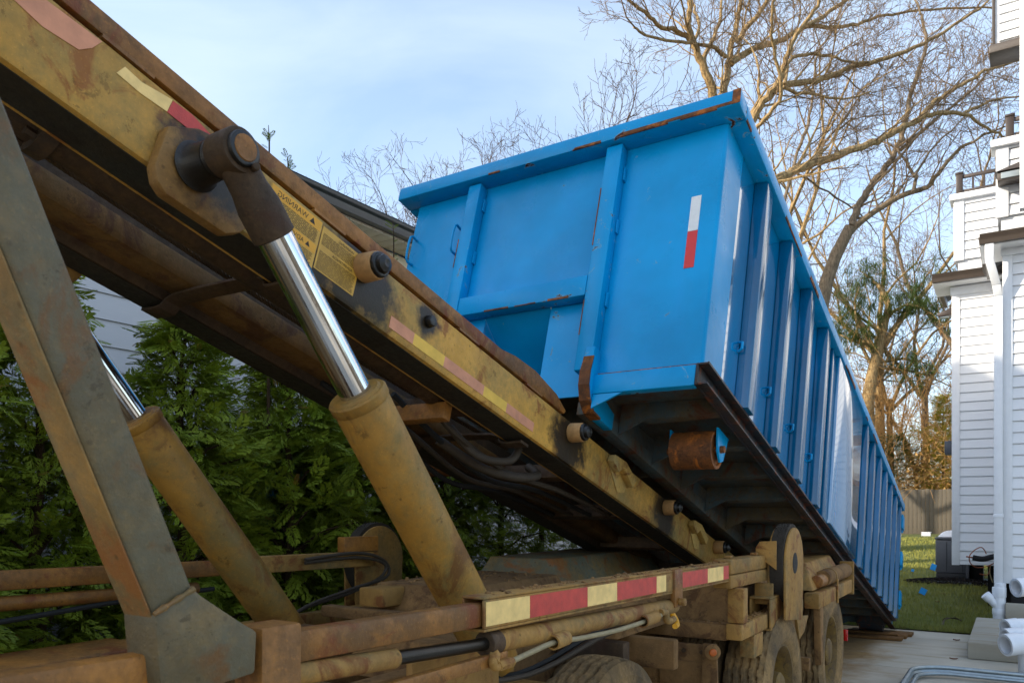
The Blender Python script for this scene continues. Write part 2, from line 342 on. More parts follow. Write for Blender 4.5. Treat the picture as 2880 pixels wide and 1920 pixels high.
def clad_side(x, y0, y1, z0, z1, mat, parent, exp=EXP, face=-1, name='siding_plank'):
    first = None
    for i in range(int(math.ceil((z1-z0)/exp - .02))):
        if first is None:
            b = MB().add([(x,y0,z0),(x,y1,z0),(x+face*.02,y0,z0),(x+face*.02,y1,z0),(x+face*.004,y0,z0+exp),(x+face*.004,y1,z0+exp),(x,y0,z0+exp),(x,y1,z0+exp)], [(0,1,3,2),(2,3,5,4),(4,5,7,6),(0,2,4,6),(1,7,5,3),(0,6,7,1)])
            first = b.build(name, mat, parent)
        else:
            o = first.copy(); col.objects.link(o); o.location = Vector(first.location) + Vector((0, 0, i*exp))
ez_n = pY(2800, 705, NY).z; ez_f = pY(2720, 800, FY).z       # soffit heights
bn, bf_ = .685, .768
W = bx('wall', 'trim_white', house, NX+.03, 6, NY+.012, 20, bn, ez_n+.25, .0); bx('wall', 'trim_white', house, FX+.03, 1.0, FY+.012, 20, bf_, ez_f+.25, .0)
bx('foundation', 'foundation', house, NX+.10, 5.9, NY+.06, 19.9, -.05, bn-.002, .0); bx('foundation', 'foundation', house, FX+.50, .9, FY+.5, 19.8, -.05, bf_-.002, .0)
CB = .115
clad(FX+CB, NX+.4, FY+.010, bf_+.04, ez_f-.16, 'vinyl_white', house)
clad(NX+CB*.9, 3.2, NY+.010, bn+.02, ez_n-.13, 'vinyl_white', house)
clad_side(FX+.03, FY+.02, 19.5, bf_+.04, ez_f-.1, 'vinyl_white', house); clad_side(NX+.03, NY+.02, FY-.02, bn+.02, ez_n-.1, 'vinyl_white', house)
bx('starter_trim', 'trim_white', house, FX+CB, NX+.05, FY-.022, FY+.008, bf_-.02, bf_+.036, .003)
for (x, y, zb, zt) in ((FX, FY, bf_-.03, ez_f-.16), (NX, NY, bn-.03, ez_n-.10)):
    bx('corner_board', 'trim_white', house, x, x+CB, y-.03, y+.008, zb, zt, .004); bx('corner_board', 'trim_white', house, x-.002, x+.026, y+.009, y+.11, zb, zt, .004)
    bx('frieze_board', 'trim_white', house, x-.02, 3.0 if x == NX else NX+.4, y-.036, y+.009, zt+.002, zt+.14, .004)
def eave(x0, x1, y, z, dep=.42, left=.26):      # soffit, brown gutter with lip along the front, gutter return on the left end
    bx('soffit', 'trim_white', house, x0-left, x1, y-dep+.1, y+.6, z, z+.03, .0)
    prof = [(0,0),(.012,-.02),(.035,-.045),(.05,-.075),(.058,-.12),(.12,-.12),(.12,0)]
    b = MB(); b.prism([V(x0-left, y-dep-.02+u, z+.13+w) for u, w in prof], (x1-x0+left, 0, 0)); b.build('gutter', 'gutter_brown', house, .004)
    b = MB(); b.prism([V(x0-left-.02+u, y-dep+.105, z+.13+w) for u, w in prof], (0, 1.9, 0)); b.build('gutter', 'gutter_brown', house, .004)
    bx('fascia', 'gutter_brown', house, x0-left+.10, x1, y-dep+.10, y-dep+.125, z+.02, z+.16, .0)
    b = MB(); b.add([(x0-left, y-dep, z+.14), (x1, y-dep, z+.14), (x1, y+.5, z+.36), (x0+.1, y+.5, z+.36), (x0-left, y+1.9, z+.14), (x0+.1, y+1.9, z+.36)], [(0,1,2,3),(0,3,5,4)]); b.build('roof', 'shingle', house)
eave(FX, NX+.3, FY, ez_f); eave(NX, 3.0, NY, ez_n)
# upper storey parapets with deck railings
def parapet(x0, x1, y, z0, z1, rx, zr, n_b):
    bx('corner_board', 'trim_white', house, x0, x0+.15, y-.03, y+.02, z0, z1, .004)
    clad(x0+.15, x1, y+.012, z0, z1-.01, 'vinyl_white', house)
    bx('parapet_wall', 'trim_white', house, x0+.02, x1, y+.022, y+1.8, z0, z1-.004, .0)
    bx('parapet_cap', 'trim_white', house, x0-.06, x1, y-.09, y+.3, z1, z1+.10, .01)
    bx('parapet_base', 'trim_white', house, x0+.06, x1, y+.03, y+.2, z0-.30, z0-.002, .0)
    bx('railing_post', 'rail_bronze', house, rx, rx+.10, y+.02, y+.12, z1+.10, zr, .006); bx('post_cap', 'rail_bronze', house, rx-.012, rx+.112, y+.008, y+.132, zr+.001, zr+.03, .004)
    bx('railing_rail', 'rail_bronze', house, rx+.101, x1, y+.045, y+.09, zr-.07, zr-.015, .004); bx('railing_rail', 'rail_bronze', house, rx+.101, x1, y+.045, y+.09, z1+.15, z1+.19, .004)
    for i in range(n_b): bx('baluster', 'rail_bronze', house, rx+.23+i*.16, rx+.262+i*.16, y+.05, y+.082, z1+.191, zr-.071, .0)
zf0, zf1, zfr = pY(2690, 735, FY+.15).z, pY(2680, 568, FY+.15).z, pY(2690, 490, FY+.15).z
zn0, zn1, znr = pY(2820, 612, NY+.12).z, pY(2805, 418, NY+.12).z, pY(2840, 325, NY+.12).z
parapet(FX+.02, NX+.35, FY+.15, zf0, zf1, FX+.05, zfr, 4); parapet(pY(2801, 500, NY+.12).x, 3.0, NY+.12, zn0, zn1, pY(2828, 330, NY+.12).x, znr, 6)
# side railing of the far deck
for yy in (FY+1.6,): bx('railing_post', 'rail_bronze', house, FX+.06, FX+.16, yy, yy+.1, zf1+.10, zfr, .006)
bx('railing_rail', 'rail_bronze', house, FX+.085, FX+.13, FY+.28, FY+1.59, zfr-.10, zfr-.05, .004); bx('railing_rail', 'rail_bronze', house, FX+.085, FX+.13, FY+.28, FY+1.59, zf1+.15, zf1+.19, .004)
# wall lamps
la = pY(2806, 525, NY+.05); lb = pY(2872, 500, NY+.05)
lm = MB().prism([V(la.x, NY-.16, la.z), V(lb.x+.2, NY-.16, la.z), V(lb.x+.2, NY-.16, la.z+.12), V(la.x, NY-.16, la.z+.12)], (0, .24, 0)).build('wall_lamp', 'rail_bronze', house, .006)
MB().box(la.x+.04, lb.x+.02, NY-.178, NY-.162, la.z+.02, la.z+.10).build('lamp_pane', 'lamp_glass', lm, .003)
MB().add([V(la.x-.02, NY-.19, la.z+.122), V(lb.x+.22, NY-.19, la.z+.122), V(lb.x+.22, NY+.1, la.z+.122), V(la.x-.02, NY+.1, la.z+.122), V(lb.x-.02, NY-.02, la.z+.26), V(lb.x+.2, NY-.02, la.z+.26)], [(0,1,5,4),(1,2,5),(2,3,4,5),(3,0,4),(0,3,2,1)]).build('lamp_hood', 'rail_bronze', lm)
lc = pY(2655, 893, FY+.3)
lm2 = MB().prism([V(FX-.20, FY+.2, lc.z), V(FX-.004, FY+.2, lc.z+.02), V(FX-.004, FY+.2, lc.z+.13), V(FX-.07, FY+.2, lc.z+.12), V(FX-.24, FY+.2, lc.z+.05)], (0, .16, 0)).build('wall_lamp', 'rail_bronze', house, .006)
bx('lamp_pane', 'lamp_glass', lm2, FX-.19, FX-.06, FY+.22, FY+.34, lc.z-.012, lc.z+.002, .0)
# meter box on the far corner
mb0 = pY(2654, 1276, FY+.3)
bx('meter_box', 'ac_grey', house, FX-.115, FX-.003, FY+.12, FY+.45, pY(2660, 1276, FY).z, pY(2660, 1238, FY).z, .01)
# upper bay with brown trim, top right, and the near wall edge cut by the frame
UB = NY - .28
q0, q1 = pY(2795, 140, UB), pY(2872, 125, UB); qn = pY(2869, 600, NY-.9)
bx('bay_wall', 'vinyl_white', house, q0.x+.02, 3.5, UB, NY+.10, q0.z+.06, q0.z+2.6, .0); clad(q0.x+.06, 3.5, UB-.002, q0.z+.07, q0.z+2.4, 'vinyl_white', house, exp=.12)
bx('bay_trim', 'gutter_brown', house, q0.x-.05, 3.5, UB-.05, NY+.09, q0.z-.06, q0.z+.05, .006); bx('bay_corner_trim', 'gutter_brown', house, q0.x-.02, q0.x+.018, UB-.03, UB+.05, q0.z+.052, q0.z+2.6, .004)
bx('near_wall', 'trim_white', house, pY(2868, 600, NY-.45).x, 4, NY-.45, NY-.30, ez_n+.38, 10.6, .004)
# downspout from the near gutter, clipped beside the corner board
dsx, dsy = (pY(2797, 1300, NY-.1).x + pY(2819, 1300, NY-.1).x)/2, NY-.10
dz0 = pY(2810, 1640, dsy).z
tp = [V(dsx-.10, NY-.33, ez_n+.02), V(dsx-.10, NY-.33, ez_n-.20), V(dsx-.02, NY-.16, ez_n-.52), V(dsx, dsy, ez_n-.66), V(dsx, dsy, dz0)]
b = MB()
for i in range(len(tp)-1):
    a_, c_ = tp[i], tp[i+1]
    b.hexa([a_+V(-.052,-.036,0), a_+V(.052,-.036,0), a_+V(.052,.036,0), a_+V(-.052,.036,0), c_+V(-.052,-.036,0), c_+V(.052,-.036,0), c_+V(.052,.036,0), c_+V(-.052,.036,0)])
ds = b.build('downspout', 'trim_white', house, .008)
for zz in (pY(2810, 1455, dsy).z,): bx('downspout_strap', 'trim_white', ds, dsx-.060, dsx+.060, dsy-.043, dsy+.05, zz, zz+.05, .004)
# PVC drain with a wye, under the downspout
dr = thing('drain_pipe', 'upright white plastic drain pipe with a side wye below the downspout', 'pipe', (dsx, dsy, 0))
z = lambda py: pY(2808, py, dsy).z
cyl('pipe', 'pvc', dr, (dsx+.01, dsy, -.02), (dsx+.01, dsy, z(1652)), .076); cyl('collar', 'pvc', dr, (dsx+.01, dsy, z(1727)), (dsx+.01, dsy, z(1710)), .084)
cyl('collar', 'pvc', dr, (dsx+.01, dsy, z(1678)), (dsx+.01, dsy, z(1650)), .084); cyl('adapter', 'pvc', dr, (dsx+.02, dsy, z(1655)), (dsx+.02, dsy, z(1638)), .070)
wy0, wy1 = V(dsx, dsy-.01, z(1705)), pY(2772, 1672, dsy-.05)
cyl('branch', 'pvc', dr, wy0, wy1, .055); cyl('branch_hub', 'pvc', dr, wy0.lerp(wy1, .62), wy1 + (wy1-wy0)*.04, .064)
# concrete steps
s0 = pZ(2721, 1852, 0); s1 = pZ(2743, 1735, .19)
tag(bx('concrete_step', 'concrete_step', None, s0.x, 3.2, s0.y, 12.36, .004, .19, .014), 'lower broad concrete step with a sharp corner beside the drive', 'step', 'concrete steps')
u0 = pZ(2828, 1738, .19); tag(bx('concrete_step', 'concrete_step', None, u0.x, 3.2, u0.y-.06, 12.48, .194, .40, .014), 'upper concrete block standing on the broad step near the drain', 'step', 'concrete steps')
# loose PVC elbows stacked at the right edge
def elbow(label, px, py, Yd, r, d0, tx):
    c = pY(px, py, Yd); t_ = thing('pvc_elbow', label, 'pipe', tuple(c), 'white plastic pipe ends at the right edge')
    pts = smoothpath([c, c + V(.17, .12, .02), c + V(.34, .20, .0), c + V(.7, .22, -.03)], 5)
    b = MB().tube(pts, [r]*len(pts), 24, False); b.tube(pts, [r*.86]*len(pts), 24, False)
    d = (pts[1]-pts[0]).normalized(); b.lathe([(0, r*.86), (0, r)], c, d, 24); b.build('bend', 'pvc', t_, 0, True)
    MB().lathe([(-.004, r*.87), (-.004, r*1.1), (.13, r*1.1), (.14, r)], c, d, 24).build('hub', 'pvc', t_, 0, True); return t_
elbow('largest white plastic elbow, mouth facing the drive, lowest of the pile', 2828, 1813, 8.9, .098, 0, 0); elbow('white plastic elbow squeezed between the two other low pipe ends', 2828, 1793, 9.5, .088, 0, 0)
elbow('white plastic elbow lying behind the big one on the step', 2828, 1766, 10.0, .090, 0, 0); elbow('white plastic pipe end sticking out below the siding, above the steps', 2858, 1652, 10.6, .098, 0, 0)
pt = thing('pvc_riser', 'vertical white plastic riser at the frame edge under the elbows', 'pipe', (pY(2885, 1860, 9.0).x, 9.0, 0)); xr_ = pY(2892, 1860, 9.05).x
cyl('pipe', 'pvc', pt, (xr_, 9.12, -.01), (xr_, 9.12, .42), .085); cyl('collar', 'pvc', pt, (xr_, 9.12, .25), (xr_, 9.12, .40), .097)
# window well rim of galvanised steel, bottom right
ww = thing('window_well', 'galvanised corrugated window well with rolled rim, bottom right corner', 'window well', tuple(pZ(2720, 1905, .05)))
wl0 = pZ(2548, 1918, .06); wyb = pZ(2720, 1893, .06).y; path = []
for i in range(13):
    a = math.pi*.5*i/12; path.append(V(wl0.x + .35 - .35*math.cos(a), wyb - .35 + .35*math.sin(a), 0))
path = [V(wl0.x, wyb-1.3, 0)] + path + [V(wl0.x+2.4, wyb+.02, 0)]
b = MB(); rows = [(.10, 0), (.06, .02), (.02, 0), (-.02, .02), (-.06, 0)]
cx0 = V(wl0.x+1.2, wyb-.8, 0)
vs2 = []
for zz, inn in rows:
    for p in path: d = (cx0-p).normalized(); vs2.append(V(p.x, p.y, .004 + zz*.9 if zz > 0 else .004) + d*inn)
m_ = len(path); b.add(vs2, [(r*m_+i, r*m_+i+1, (r+1)*m_+i+1, (r+1)*m_+i) for r in range(2) for i in range(m_-1)]); b.build('wall', 'galvanised', ww, 0, True)
pipe('rim', 'galvanised', ww, [p + V(0,0,.10) for p in path], .022, 10); pipe('rib', 'galvanised', ww, [p + (cx0-p).normalized()*.05 + V(0,0,.045) for p in path], .02, 8)
# air conditioner, behind the house corner
ad = 16.8; a0 = pD(2632, 1640, ad); a0.z = lawn_z(a0.y); az0 = a0.z + .05
ac = thing('condenser_unit', 'dark grey outdoor air conditioning unit behind the corner of the white house', 'air conditioner', tuple(a0))
azt = pD(2632, 1512, ad).z; aw = pD(2728, 1600, ad)
AX0, AX1, AY0 = a0.x, aw.x, a0.y - .1
bx('body', 'ac_grey', ac, AX0, AX1, AY0, AY0+.95, az0+.16, azt-.03, .03); bx('base', 'ac_black', ac, AX0+.01, AX1-.0, AY0+.01, AY0+.94, az0-.01, az0+.158, .01)
bx('top_plate', 'ac_grey', ac, AX0-.015, AX1+.015, AY0-.015, AY0+.965, azt-.028, azt+.015, .012)
for fx in (.33, .80): bx('panel_seam', 'ac_black', ac, AX0+(AX1-AX0)*fx, AX0+(AX1-AX0)*fx+.012, AY0-.006, AY0+.003, az0+.2, azt-.07, .0)
bx('corner_post', 'ac_grey', ac, AX1-.05, AX1+.008, AY0-.010, AY0+.05, az0+.02, azt-.05, .006)
bx('service_panel', 'ac_black', ac, AX1+.009, AX1+.25, AY0+.3, AY0+.94, az0+.02, azt-.25, .004)
cv = MB(); cv.add([V(AX0+.03, AY0+.02, azt+.02), V(AX1-.02, AY0+.02, azt+.02), V(AX1-.02, AY0+.92, azt+.02), V(AX0+.03, AY0+.92, azt+.02), V(AX0+.12, AY0+.1, azt+.13), V(AX1-.05, AY0+.12, azt+.19), V(AX1-.08, AY0+.8, azt+.19), V(AX0+.14, AY0+.8, azt+.14)], [(0,1,5,4),(1,2,6,5),(2,3,7,6),(3,0,4,7),(4,5,6,7),(0,3,2,1)])
tag(cv.build('plastic_cover', 'cover_white', None, .03), 'crumpled white cover lying on top of the condenser unit', 'cover')
tag(bx('equipment_pad', 'pad', None, AX0-.08, AX1+.9, AY0-.12, AY0+1.1, a0.z-.02, az0-.012, .012), 'pale grey slab under the condenser unit', 'pad')
b = MB(); R_ = random.Random(5)
for k in range(5200):
    p = V(AX0-.75+R_.random()*2.5, AY0-.55+R_.random()*1.6, 0); e = ((p.x-AX0-.35)/.95)**2 + ((p.y-AY0+.1)/.5)**2
    if e > 1: continue
    zz = lawn_z(p.y)+.02+.09*(1-e); a = R_.random()*3.14; w, l_ = .01, .03+.03*R_.random(); d = V(math.cos(a), math.sin(a), R_.random()-.4); s_ = V(-math.sin(a), math.cos(a), 0)*w; p.z = zz
    b.add([p-d*l_*.5-s_, p+d*l_*.5-s_, p+d*l_*.5+s_+V(0,0,.01), p-d*l_*.5+s_+V(0,0,.02)], [(0,1,2,3)])
b = b.build('mulch', 'mulch', None, 0, False, 2, 'stuff'); b['label'] = 'dark mulch heaped round the condenser slab'
# refrigerant lines between far wall and condenser
ly = FY-.35
pipe_l = thing('insulated_line', 'black foam insulated pipe stub poking out below the far siding', 'pipe', tuple(pY(2740, 1568, ly)))
pipe('foam_sleeve', 'foam_black', pipe_l, smoothpath([pY(2736, 1567, ly), pY(2765, 1571, ly), pY(2802, 1563, ly+.05), V(.15, ly+.3, pY(2802,1563,ly).z+.04)]), .045, 12)
pipe('copper_stub', 'copper', pipe_l, [pY(2717, 1564, ly), pY(2742, 1568, ly)], .012)
cl = pipe('copper_line', 'copper', None, smoothpath([pY(2774,1557,ly-.02), pY(2768,1545,ly-.02), pY(2758,1538,ly-.03), pY(2740,1547,ly-.03), pY(2727,1562,ly-.04), pY(2728,1580,ly-.04), pY(2742,1593,ly-.03), pY(2762,1595,ly), pY(2785,1588,ly+.03), pY(2803,1578,ly+.1)]), .008)
tag(cl, 'thin reddish copper line looping in front of the far siding', 'wire')
for i, pp in enumerate([[(2755,1613),(2775,1616),(2783,1606),(2785,1590)], [(2792,1637),(2784,1610),(2786,1588)], [(2795,1600),(2797,1585)]]):
    tag(pipe('cable', ['copper', 'hose_pale', 'wire'][i], None, smoothpath([pY(x, y, ly+.1) for x, y in pp]), .008), ['short bent copper pipe under the far wall', 'pale thin cable hanging under the far wall', 'short dark cable behind the downspout foot'][i], 'cable')
# wire bundle on the drive, flags and box on the lawn
R_ = random.Random(8)
for i in range(3):
    pts = [pZ(2705-14*i, 1742+4*i, .012)+V(.3,0,0), pZ(2690-20*i, 1752, .012), pZ(2652, 1764, .012), pZ(2650+4*i, 1748-3*i, .03+.03*i), pZ(2662+12*i, 1736, .10), pZ(2705, 1742+2*i, .05)]
    tag(pipe('loose_wire', 'wire', None, smoothpath(pts), .006), ['outermost loop of thin dark wire lying on the drive beside the lower step', 'middle loop of the dark wire tangle beside the lower step', 'innermost wire of the tangle, closest to the lower step'][i], 'wire', 'tangled wires by the step')
def flag(px, py, d, s_, lab, rot=.4):
    c = pD(px, py, d); g0 = lawn_z(c.y); f_ = thing('marker_flag', lab, 'flag', (c.x, c.y, g0), 'blue marker flags on the lawn')
    u = V(math.cos(rot), -math.sin(rot)*.3, .35).normalized(); w = V(-.35, 0, 1).normalized(); dp = V(0, .004, 0)
    b = MB().prism([c-u*s_, c+w*s_*.05-w*s_, c+u*s_, c+w*s_], dp); b.build('flag_sheet', 'blue_flag', f_); pipe('wire_stem', 'wire', f_, [V(c.x, c.y+.008, g0-.02), V(c.x, c.y+.008, c.z+s_*.6)], .003, 5)
flag(2596, 1662, 14.4, .082, 'blue square marker flag standing nearest the drive'); flag(2625, 1594, 16.4, .09, 'blue marker flag tucked against the left side of the condenser', 1.0); flag(2567, 1603, 16.6, .04, 'tiny blue marker scrap far back in the grass', .2)
wb = pD(2604, 1514, 29); wz = lawn_z(wb.y)
bb = thing('white_carton', 'small white carton lying on the lawn before the fence', 'box', (wb.x, wb.y, wz)); bx('carton_body', 'cover_white', bb, wb.x-.15, wb.x+.16, wb.y-.1, wb.y+.1, wz, wz+.12, .01); bx('carton_lid', 'cover_white', bb, wb.x-.16, wb.x+.18, wb.y-.11, wb.y+.11, wz+.121, wz+.15, .008)
# ------------------------------------------------------------------ fences
fd = pD(2600, 1505, 31.0); FYN = fd.y
def fence(lab, x0, x1, y, z0, z1, mat, seed, group):
    R_ = random.Random(seed); f_ = thing('board_fence', lab, 'fence', (x0, y, z0), group); first = None; x = x0; i = 0
    for hz in (.35, (z1-z0)*.8): bx('rail', mat, f_, x0, x1, y+.03, y+.07, z0+hz, z0+hz+.09, .0)
    while x < x1:
        if first is None: first = MB().box(x, x+.142, y, y+.022, z0, z1).build('board', mat, f_, .003); o = first
        else:
            o = first.copy(); col.objects.link(o); o.location = Vector(first.location) + V(x-x0, R_.uniform(-.004,.004), R_.uniform(-.035,.02))
        if i % 16 == 0: bx('post', mat, f_, x, x+.09, y+.072, y+.16, z0-.1, z1-.1, .0)
        x += .148; i += 1
fence('grey weathered board fence closing the lawn at the back', -7, 5, FYN, fd.z-.05, pD(2600, 1375, 31.0).z, 'fence_wood', 1, 'fences'); rd = pD(2650, 1352, 36)
fence('reddish board fence showing behind the grey fence at its right', pD(2605, 1352, 36).x, 6, rd.y, .3, rd.z, 'fence_red', 2, 'fences')
# ------------------------------------------------------------------ neighbour house on the left
LX = -6.05
nh = thing('grey_house', 'pale grey sided house behind the evergreen hedge with dark gutter', 'house', (LX, 5, 0))
gz = pX(960, 549, LX+.45).z     # gutter top
bx('wall', 'vinyl_grey', nh, LX-4, LX-.03, -7.8, 13, -.05, gz-.05, .0)
clad_side(LX-.028, -7.8, 13, .25, gz-.95, 'vinyl_grey', nh, .21, 1); clad_side(LX-.028, -7.8, 13, .25+.21*math.ceil((gz-.95-.25)/.21-.02), gz-.42, 'vinyl_taupe', nh, .16, 1)
bx('frieze_board', 'vinyl_cream', nh, LX-.028, LX+.02, -7.8, 13, gz-.42, gz-.16, .004)
bx('foundation', 'foundation', nh, LX-3.9, LX-.028, -7.7, 12.9, -.06, .245, .0)
prof = [(0,0),(-.01,-.03),(-.035,-.05),(-.04,-.12),(-.13,-.12),(-.13,0)]
MB().prism([V(LX+.47+u, -7.9, gz+w) for u, w in prof], (0, 21, 0)).build('gutter', 'gutter_grey', nh, .004)
first = None
for i in range(60):
    y = 3.0 + i*.17
    if first is None: first = bx('soffit_panel', 'soffit', nh, LX+.022, LX+.338, y, y+.16, gz-.145, gz-.13, .003)
    else: o = first.copy(); col.objects.link(o); o.location = Vector(first.location) + V(0, i*.17, 0)
bx('soffit', 'soffit', nh, LX+.022, LX+.338, -7.8, 13, gz-.128, gz-.12, .0)
MB().add([(LX+.46,-7.9,gz+.015),(LX+.46,13.1,gz+.015),(LX-3.6,13.1,gz+1.55),(LX-3.6,-7.9,gz+1.55),(LX-7.6,13.1,gz+.015),(LX-7.6,-7.9,gz+.015)], [(0,1,2,3),(3,2,4,5),(0,3,5),(1,4,2)]).build('roof', 'shingle', nh)
for yw in (1.2, 4.7): 
    w_ = bx('window', 'gutter_grey', nh, LX-.02, LX+.03, yw, yw+1.3, .95, 2.3, .004); bx('pane', 'glass_dark', w_, LX+.031, LX+.036, yw+.06, yw+1.24, 1.01, 2.24, .0)
# unseen tall block and roof added left of the frame to shade the drive
bx('shade_block', 'vinyl_grey', nh, -13.5, -8.6, -7.6, 4.6, gz-.06, 8.2, .0)
MB().add([(-8.3,-7.9,8.1),(-8.3,4.8,8.1),(-10.6,4.8,10.4),(-10.6,-7.9,10.4),(-13.8,4.8,8.1),(-13.8,-7.9,8.1)], [(0,1,2,3),(3,2,4,5),(0,3,5),(1,4,2)]).build('roof', 'shingle', nh)
# ------------------------------------------------------------------ blue container
XC = -2.575
S0, S1, BX1, BX0, N0, N1 = 3.14, 11.05, -1.40, -3.75, 3.50, 5.06
dump = thing('roll_off_container', 'blue steel roll-off container tilted on the hoist, rust along its edges', 'container', (-2.575, 7.5, 1.2))
def hbox(name, mat, parent, x0, x1, s0_, s1_, n0, n1, bev=.005): return MB().box(x0, x1, s0_, s1_, n0, n1, TH).build(name, mat, parent, bev)
# walls
hbox('side_wall', 'blue_side_shade', dump, BX1-.02, BX1, S0+.301, S1, N0, N1, .0); hbox('side_wall', 'blue_side_shade', dump, BX0, BX0+.02, S0+.301, S1, N0, N1, .0)
hbox('floor', 'blue_under', dump, BX0+.021, BX1-.021, S0+.02, S1, N0-.004, N0+.02, .0)
# rounded front corners join front panel and sides; front panel bends slightly round at each side
fp = MB(); pts = []
rc = .022
for (x, s_) in [(BX0, S0+.30)] + [(BX0+rc-rc*math.cos(a), S0+rc-rc*math.sin(a)) for a in np.linspace(0, math.pi/2, 6)] + [(BX1-rc+rc*math.sin(a), S0+rc-rc*math.cos(a)) for a in np.linspace(0, math.pi/2, 6)] + [(BX1, S0+.30)]: pts.append((x, s_))
def shell(pts, n0, n1, th_):
    b = MB(); m_ = len(pts); inn = []
    for i, (x, s_) in enumerate(pts):
        x2 = XC + (x-XC)*(1-th_/abs(1.17)); inn.append((x2, s_+th_))
    vs = [hs(x, s_, n0) for x, s_ in pts] + [hs(x, s_, n1) for x, s_ in pts] + [hs(x, s_, n0) for x, s_ in inn] + [hs(x, s_, n1) for x, s_ in inn]
    fs = []
    for i in range(m_-1): fs += [(i, i+1, m_+i+1, m_+i), (2*m_+i+1, 2*m_+i, 3*m_+i, 3*m_+i+1), (i, 2*m_+i, 2*m_+i+1, i+1), (m_+i, m_+i+1, 3*m_+i+1, 3*m_+i)]
    fs += [(0, m_, 3*m_, 2*m_), (m_-1, 3*m_-1, 4*m_-1, 2*m_-1)]
    return b.add(vs, fs)
# front panel above the hook pocket, and the two lower side panels
BEAM0, BEAM1 = 4.015, 4.15; PL0, PL1, PR0, PR1 = -3.216, -3.11, -2.145, -2.035
MB().box(PL1-.03, PR0+.03, S0+.001, S0+.012, BEAM1-.02, N1, TH).build('front_panel', 'blue', dump)
right_pts = [(PR0+.06, S0)] + [p for p in pts if p[0] > PR1+.2]; left_pts = [p for p in pts if p[0] < PL0-.2] + [(PL1-.06, S0)]
shell(right_pts, N0, N1, .012).build('front_panel', 'blue', dump, 0, True); shell(left_pts, N0, N1, .012).build('front_panel', 'blue', dump, 0, True)
# hook pocket: slanting cheeks and sloped back
ol, orr = -2.93, -2.43
hbox('pocket_cheek', 'blue_worn', dump, orr, PR0+.03, S0+.012, S0+.026, N0-.1, BEAM0+.03, .0); hbox('pocket_cheek', 'blue_worn', dump, PL1-.03, ol, S0+.012, S0+.026, N0-.1, BEAM0+.03, .0)
MB().add([hs(ol, S0-.004, BEAM0+.012), hs(orr, S0-.004, BEAM0+.012), hs(orr-.06, S0+.62, N0+.02), hs(ol+.06, S0+.62, N0+.02)], [(0,1,2,3)]).build('pocket_back', 'blue', dump)
for xa, xb in ((ol, ol+.06), (orr, orr-.06)): MB().add([hs(xa, S0+.028, BEAM0), hs(xa, S0+.028, N0-.1), hs(xb, S0+.62, N0-.1), hs(xb, S0+.62, N0+.02)], [(0,1,2,3)]).build('pocket_side', 'blue', dump)
# posts, cross beam
def post(x0, x1, nb):
    o = MB().box(x0, x1, S0-.085, S0-.001, nb, N1-.012, TH).build('front_post', 'blue_worn', dump, .008); return o
post(PL0, PL1, 3.52); pr = post(PR0, PR1, 3.52)
hbox('front_beam', 'blue_worn', dump, PL1+.002, PR0-.002, S0-.082, S0-.001, BEAM0, BEAM1, .008)
# hinge-like lugs welded along the posts, ladder rungs
for x, n_ in ((PL1, 4.86), (PL1, 4.45), (PR1, 4.82), (PR1, 4.45), (PR1, 3.95)): hbox('weld_tab', 'blue_worn', dump, x+.001, x+.012, S0-.03, S0-.001, n_, n_+.09, .002)
for (px, py) in ((1166, 712), (1290, 682)):
    q = pS(px, py, S0); n_ = sn(q)[1]
    MB().tube(smoothpath([hs(q.x, S0-.004, n_+.10), hs(q.x, S0-.07, n_+.09), hs(q.x, S0-.07, n_-.09), hs(q.x, S0-.004, n_-.10)], 3), .009, 6).build('ladder_rung', 'blue_worn', dump, 0, True)
# top rim, overhanging
RIMN0, RIMN1 = 5.062, 5.165
hbox('top_rim', 'blue_worn', dump, BX0-.10, BX1+.10, S0-.125, S0+.015, RIMN0, RIMN1, .010); hbox('top_rim', 'blue_worn', dump, BX1-.03, BX1+.10, S0+.016, S1-.02, RIMN0, RIMN1, .010); hbox('top_rim', 'blue_worn', dump, BX0-.10, BX0+.03, S0+.016, S1-.02, RIMN0, RIMN1, .010); hbox('top_rim', 'blue_worn', dump, BX0-.10, BX1+.10, S1-.019, S1+.08, RIMN0, RIMN1, .010)
# rusty scuffs where the paint is gone on the rim corner
MB().box(BX1-.62, BX1+.088, S0-.1275, S0-.1252, RIMN0+.006, RIMN0+.026, TH).build('rust_scrape', 'rusty_steel', dump); MB().box(BX1+.055, BX1+.102, S0-.1285, S0-.126, RIMN0+.004, RIMN1-.004, TH).build('rust_scrape', 'rusty_steel', dump)
# lower sill channel along the right and front
for sx_, xa in ((1, BX1), (-1, BX0)):
    a_, c_ = sorted((xa+sx_*.002, xa+sx_*.055))
    b = MB(); b.box(a_, c_, S0-.06, S1, N0-.012, N0, TH); b.box(a_, c_, S0-.06, S1, N0-.125, N0-.113, TH); w0, w1 = sorted((xa+sx_*.001, xa-sx_*.014)); b.box(w0, w1, S0-.06, S1, N0-.125, N0, TH); b.build('sill_channel', 'flange', dump, .003)
hbox('front_sill', 'blue_worn', dump, PR1+.002, BX1-.016, S0-.055, S0-.002, N0-.125, N0-.004, .006); hbox('front_sill', 'blue_worn', dump, BX0+.016, PL0-.002, S0-.055, S0-.002, N0-.125, N0-.004, .006)
hbox('rust_seam', 'rusty_steel', dump, PR1+.03, BX1-.02, S0-.040, S0-.003, N0-.003, N0+.006, .0)
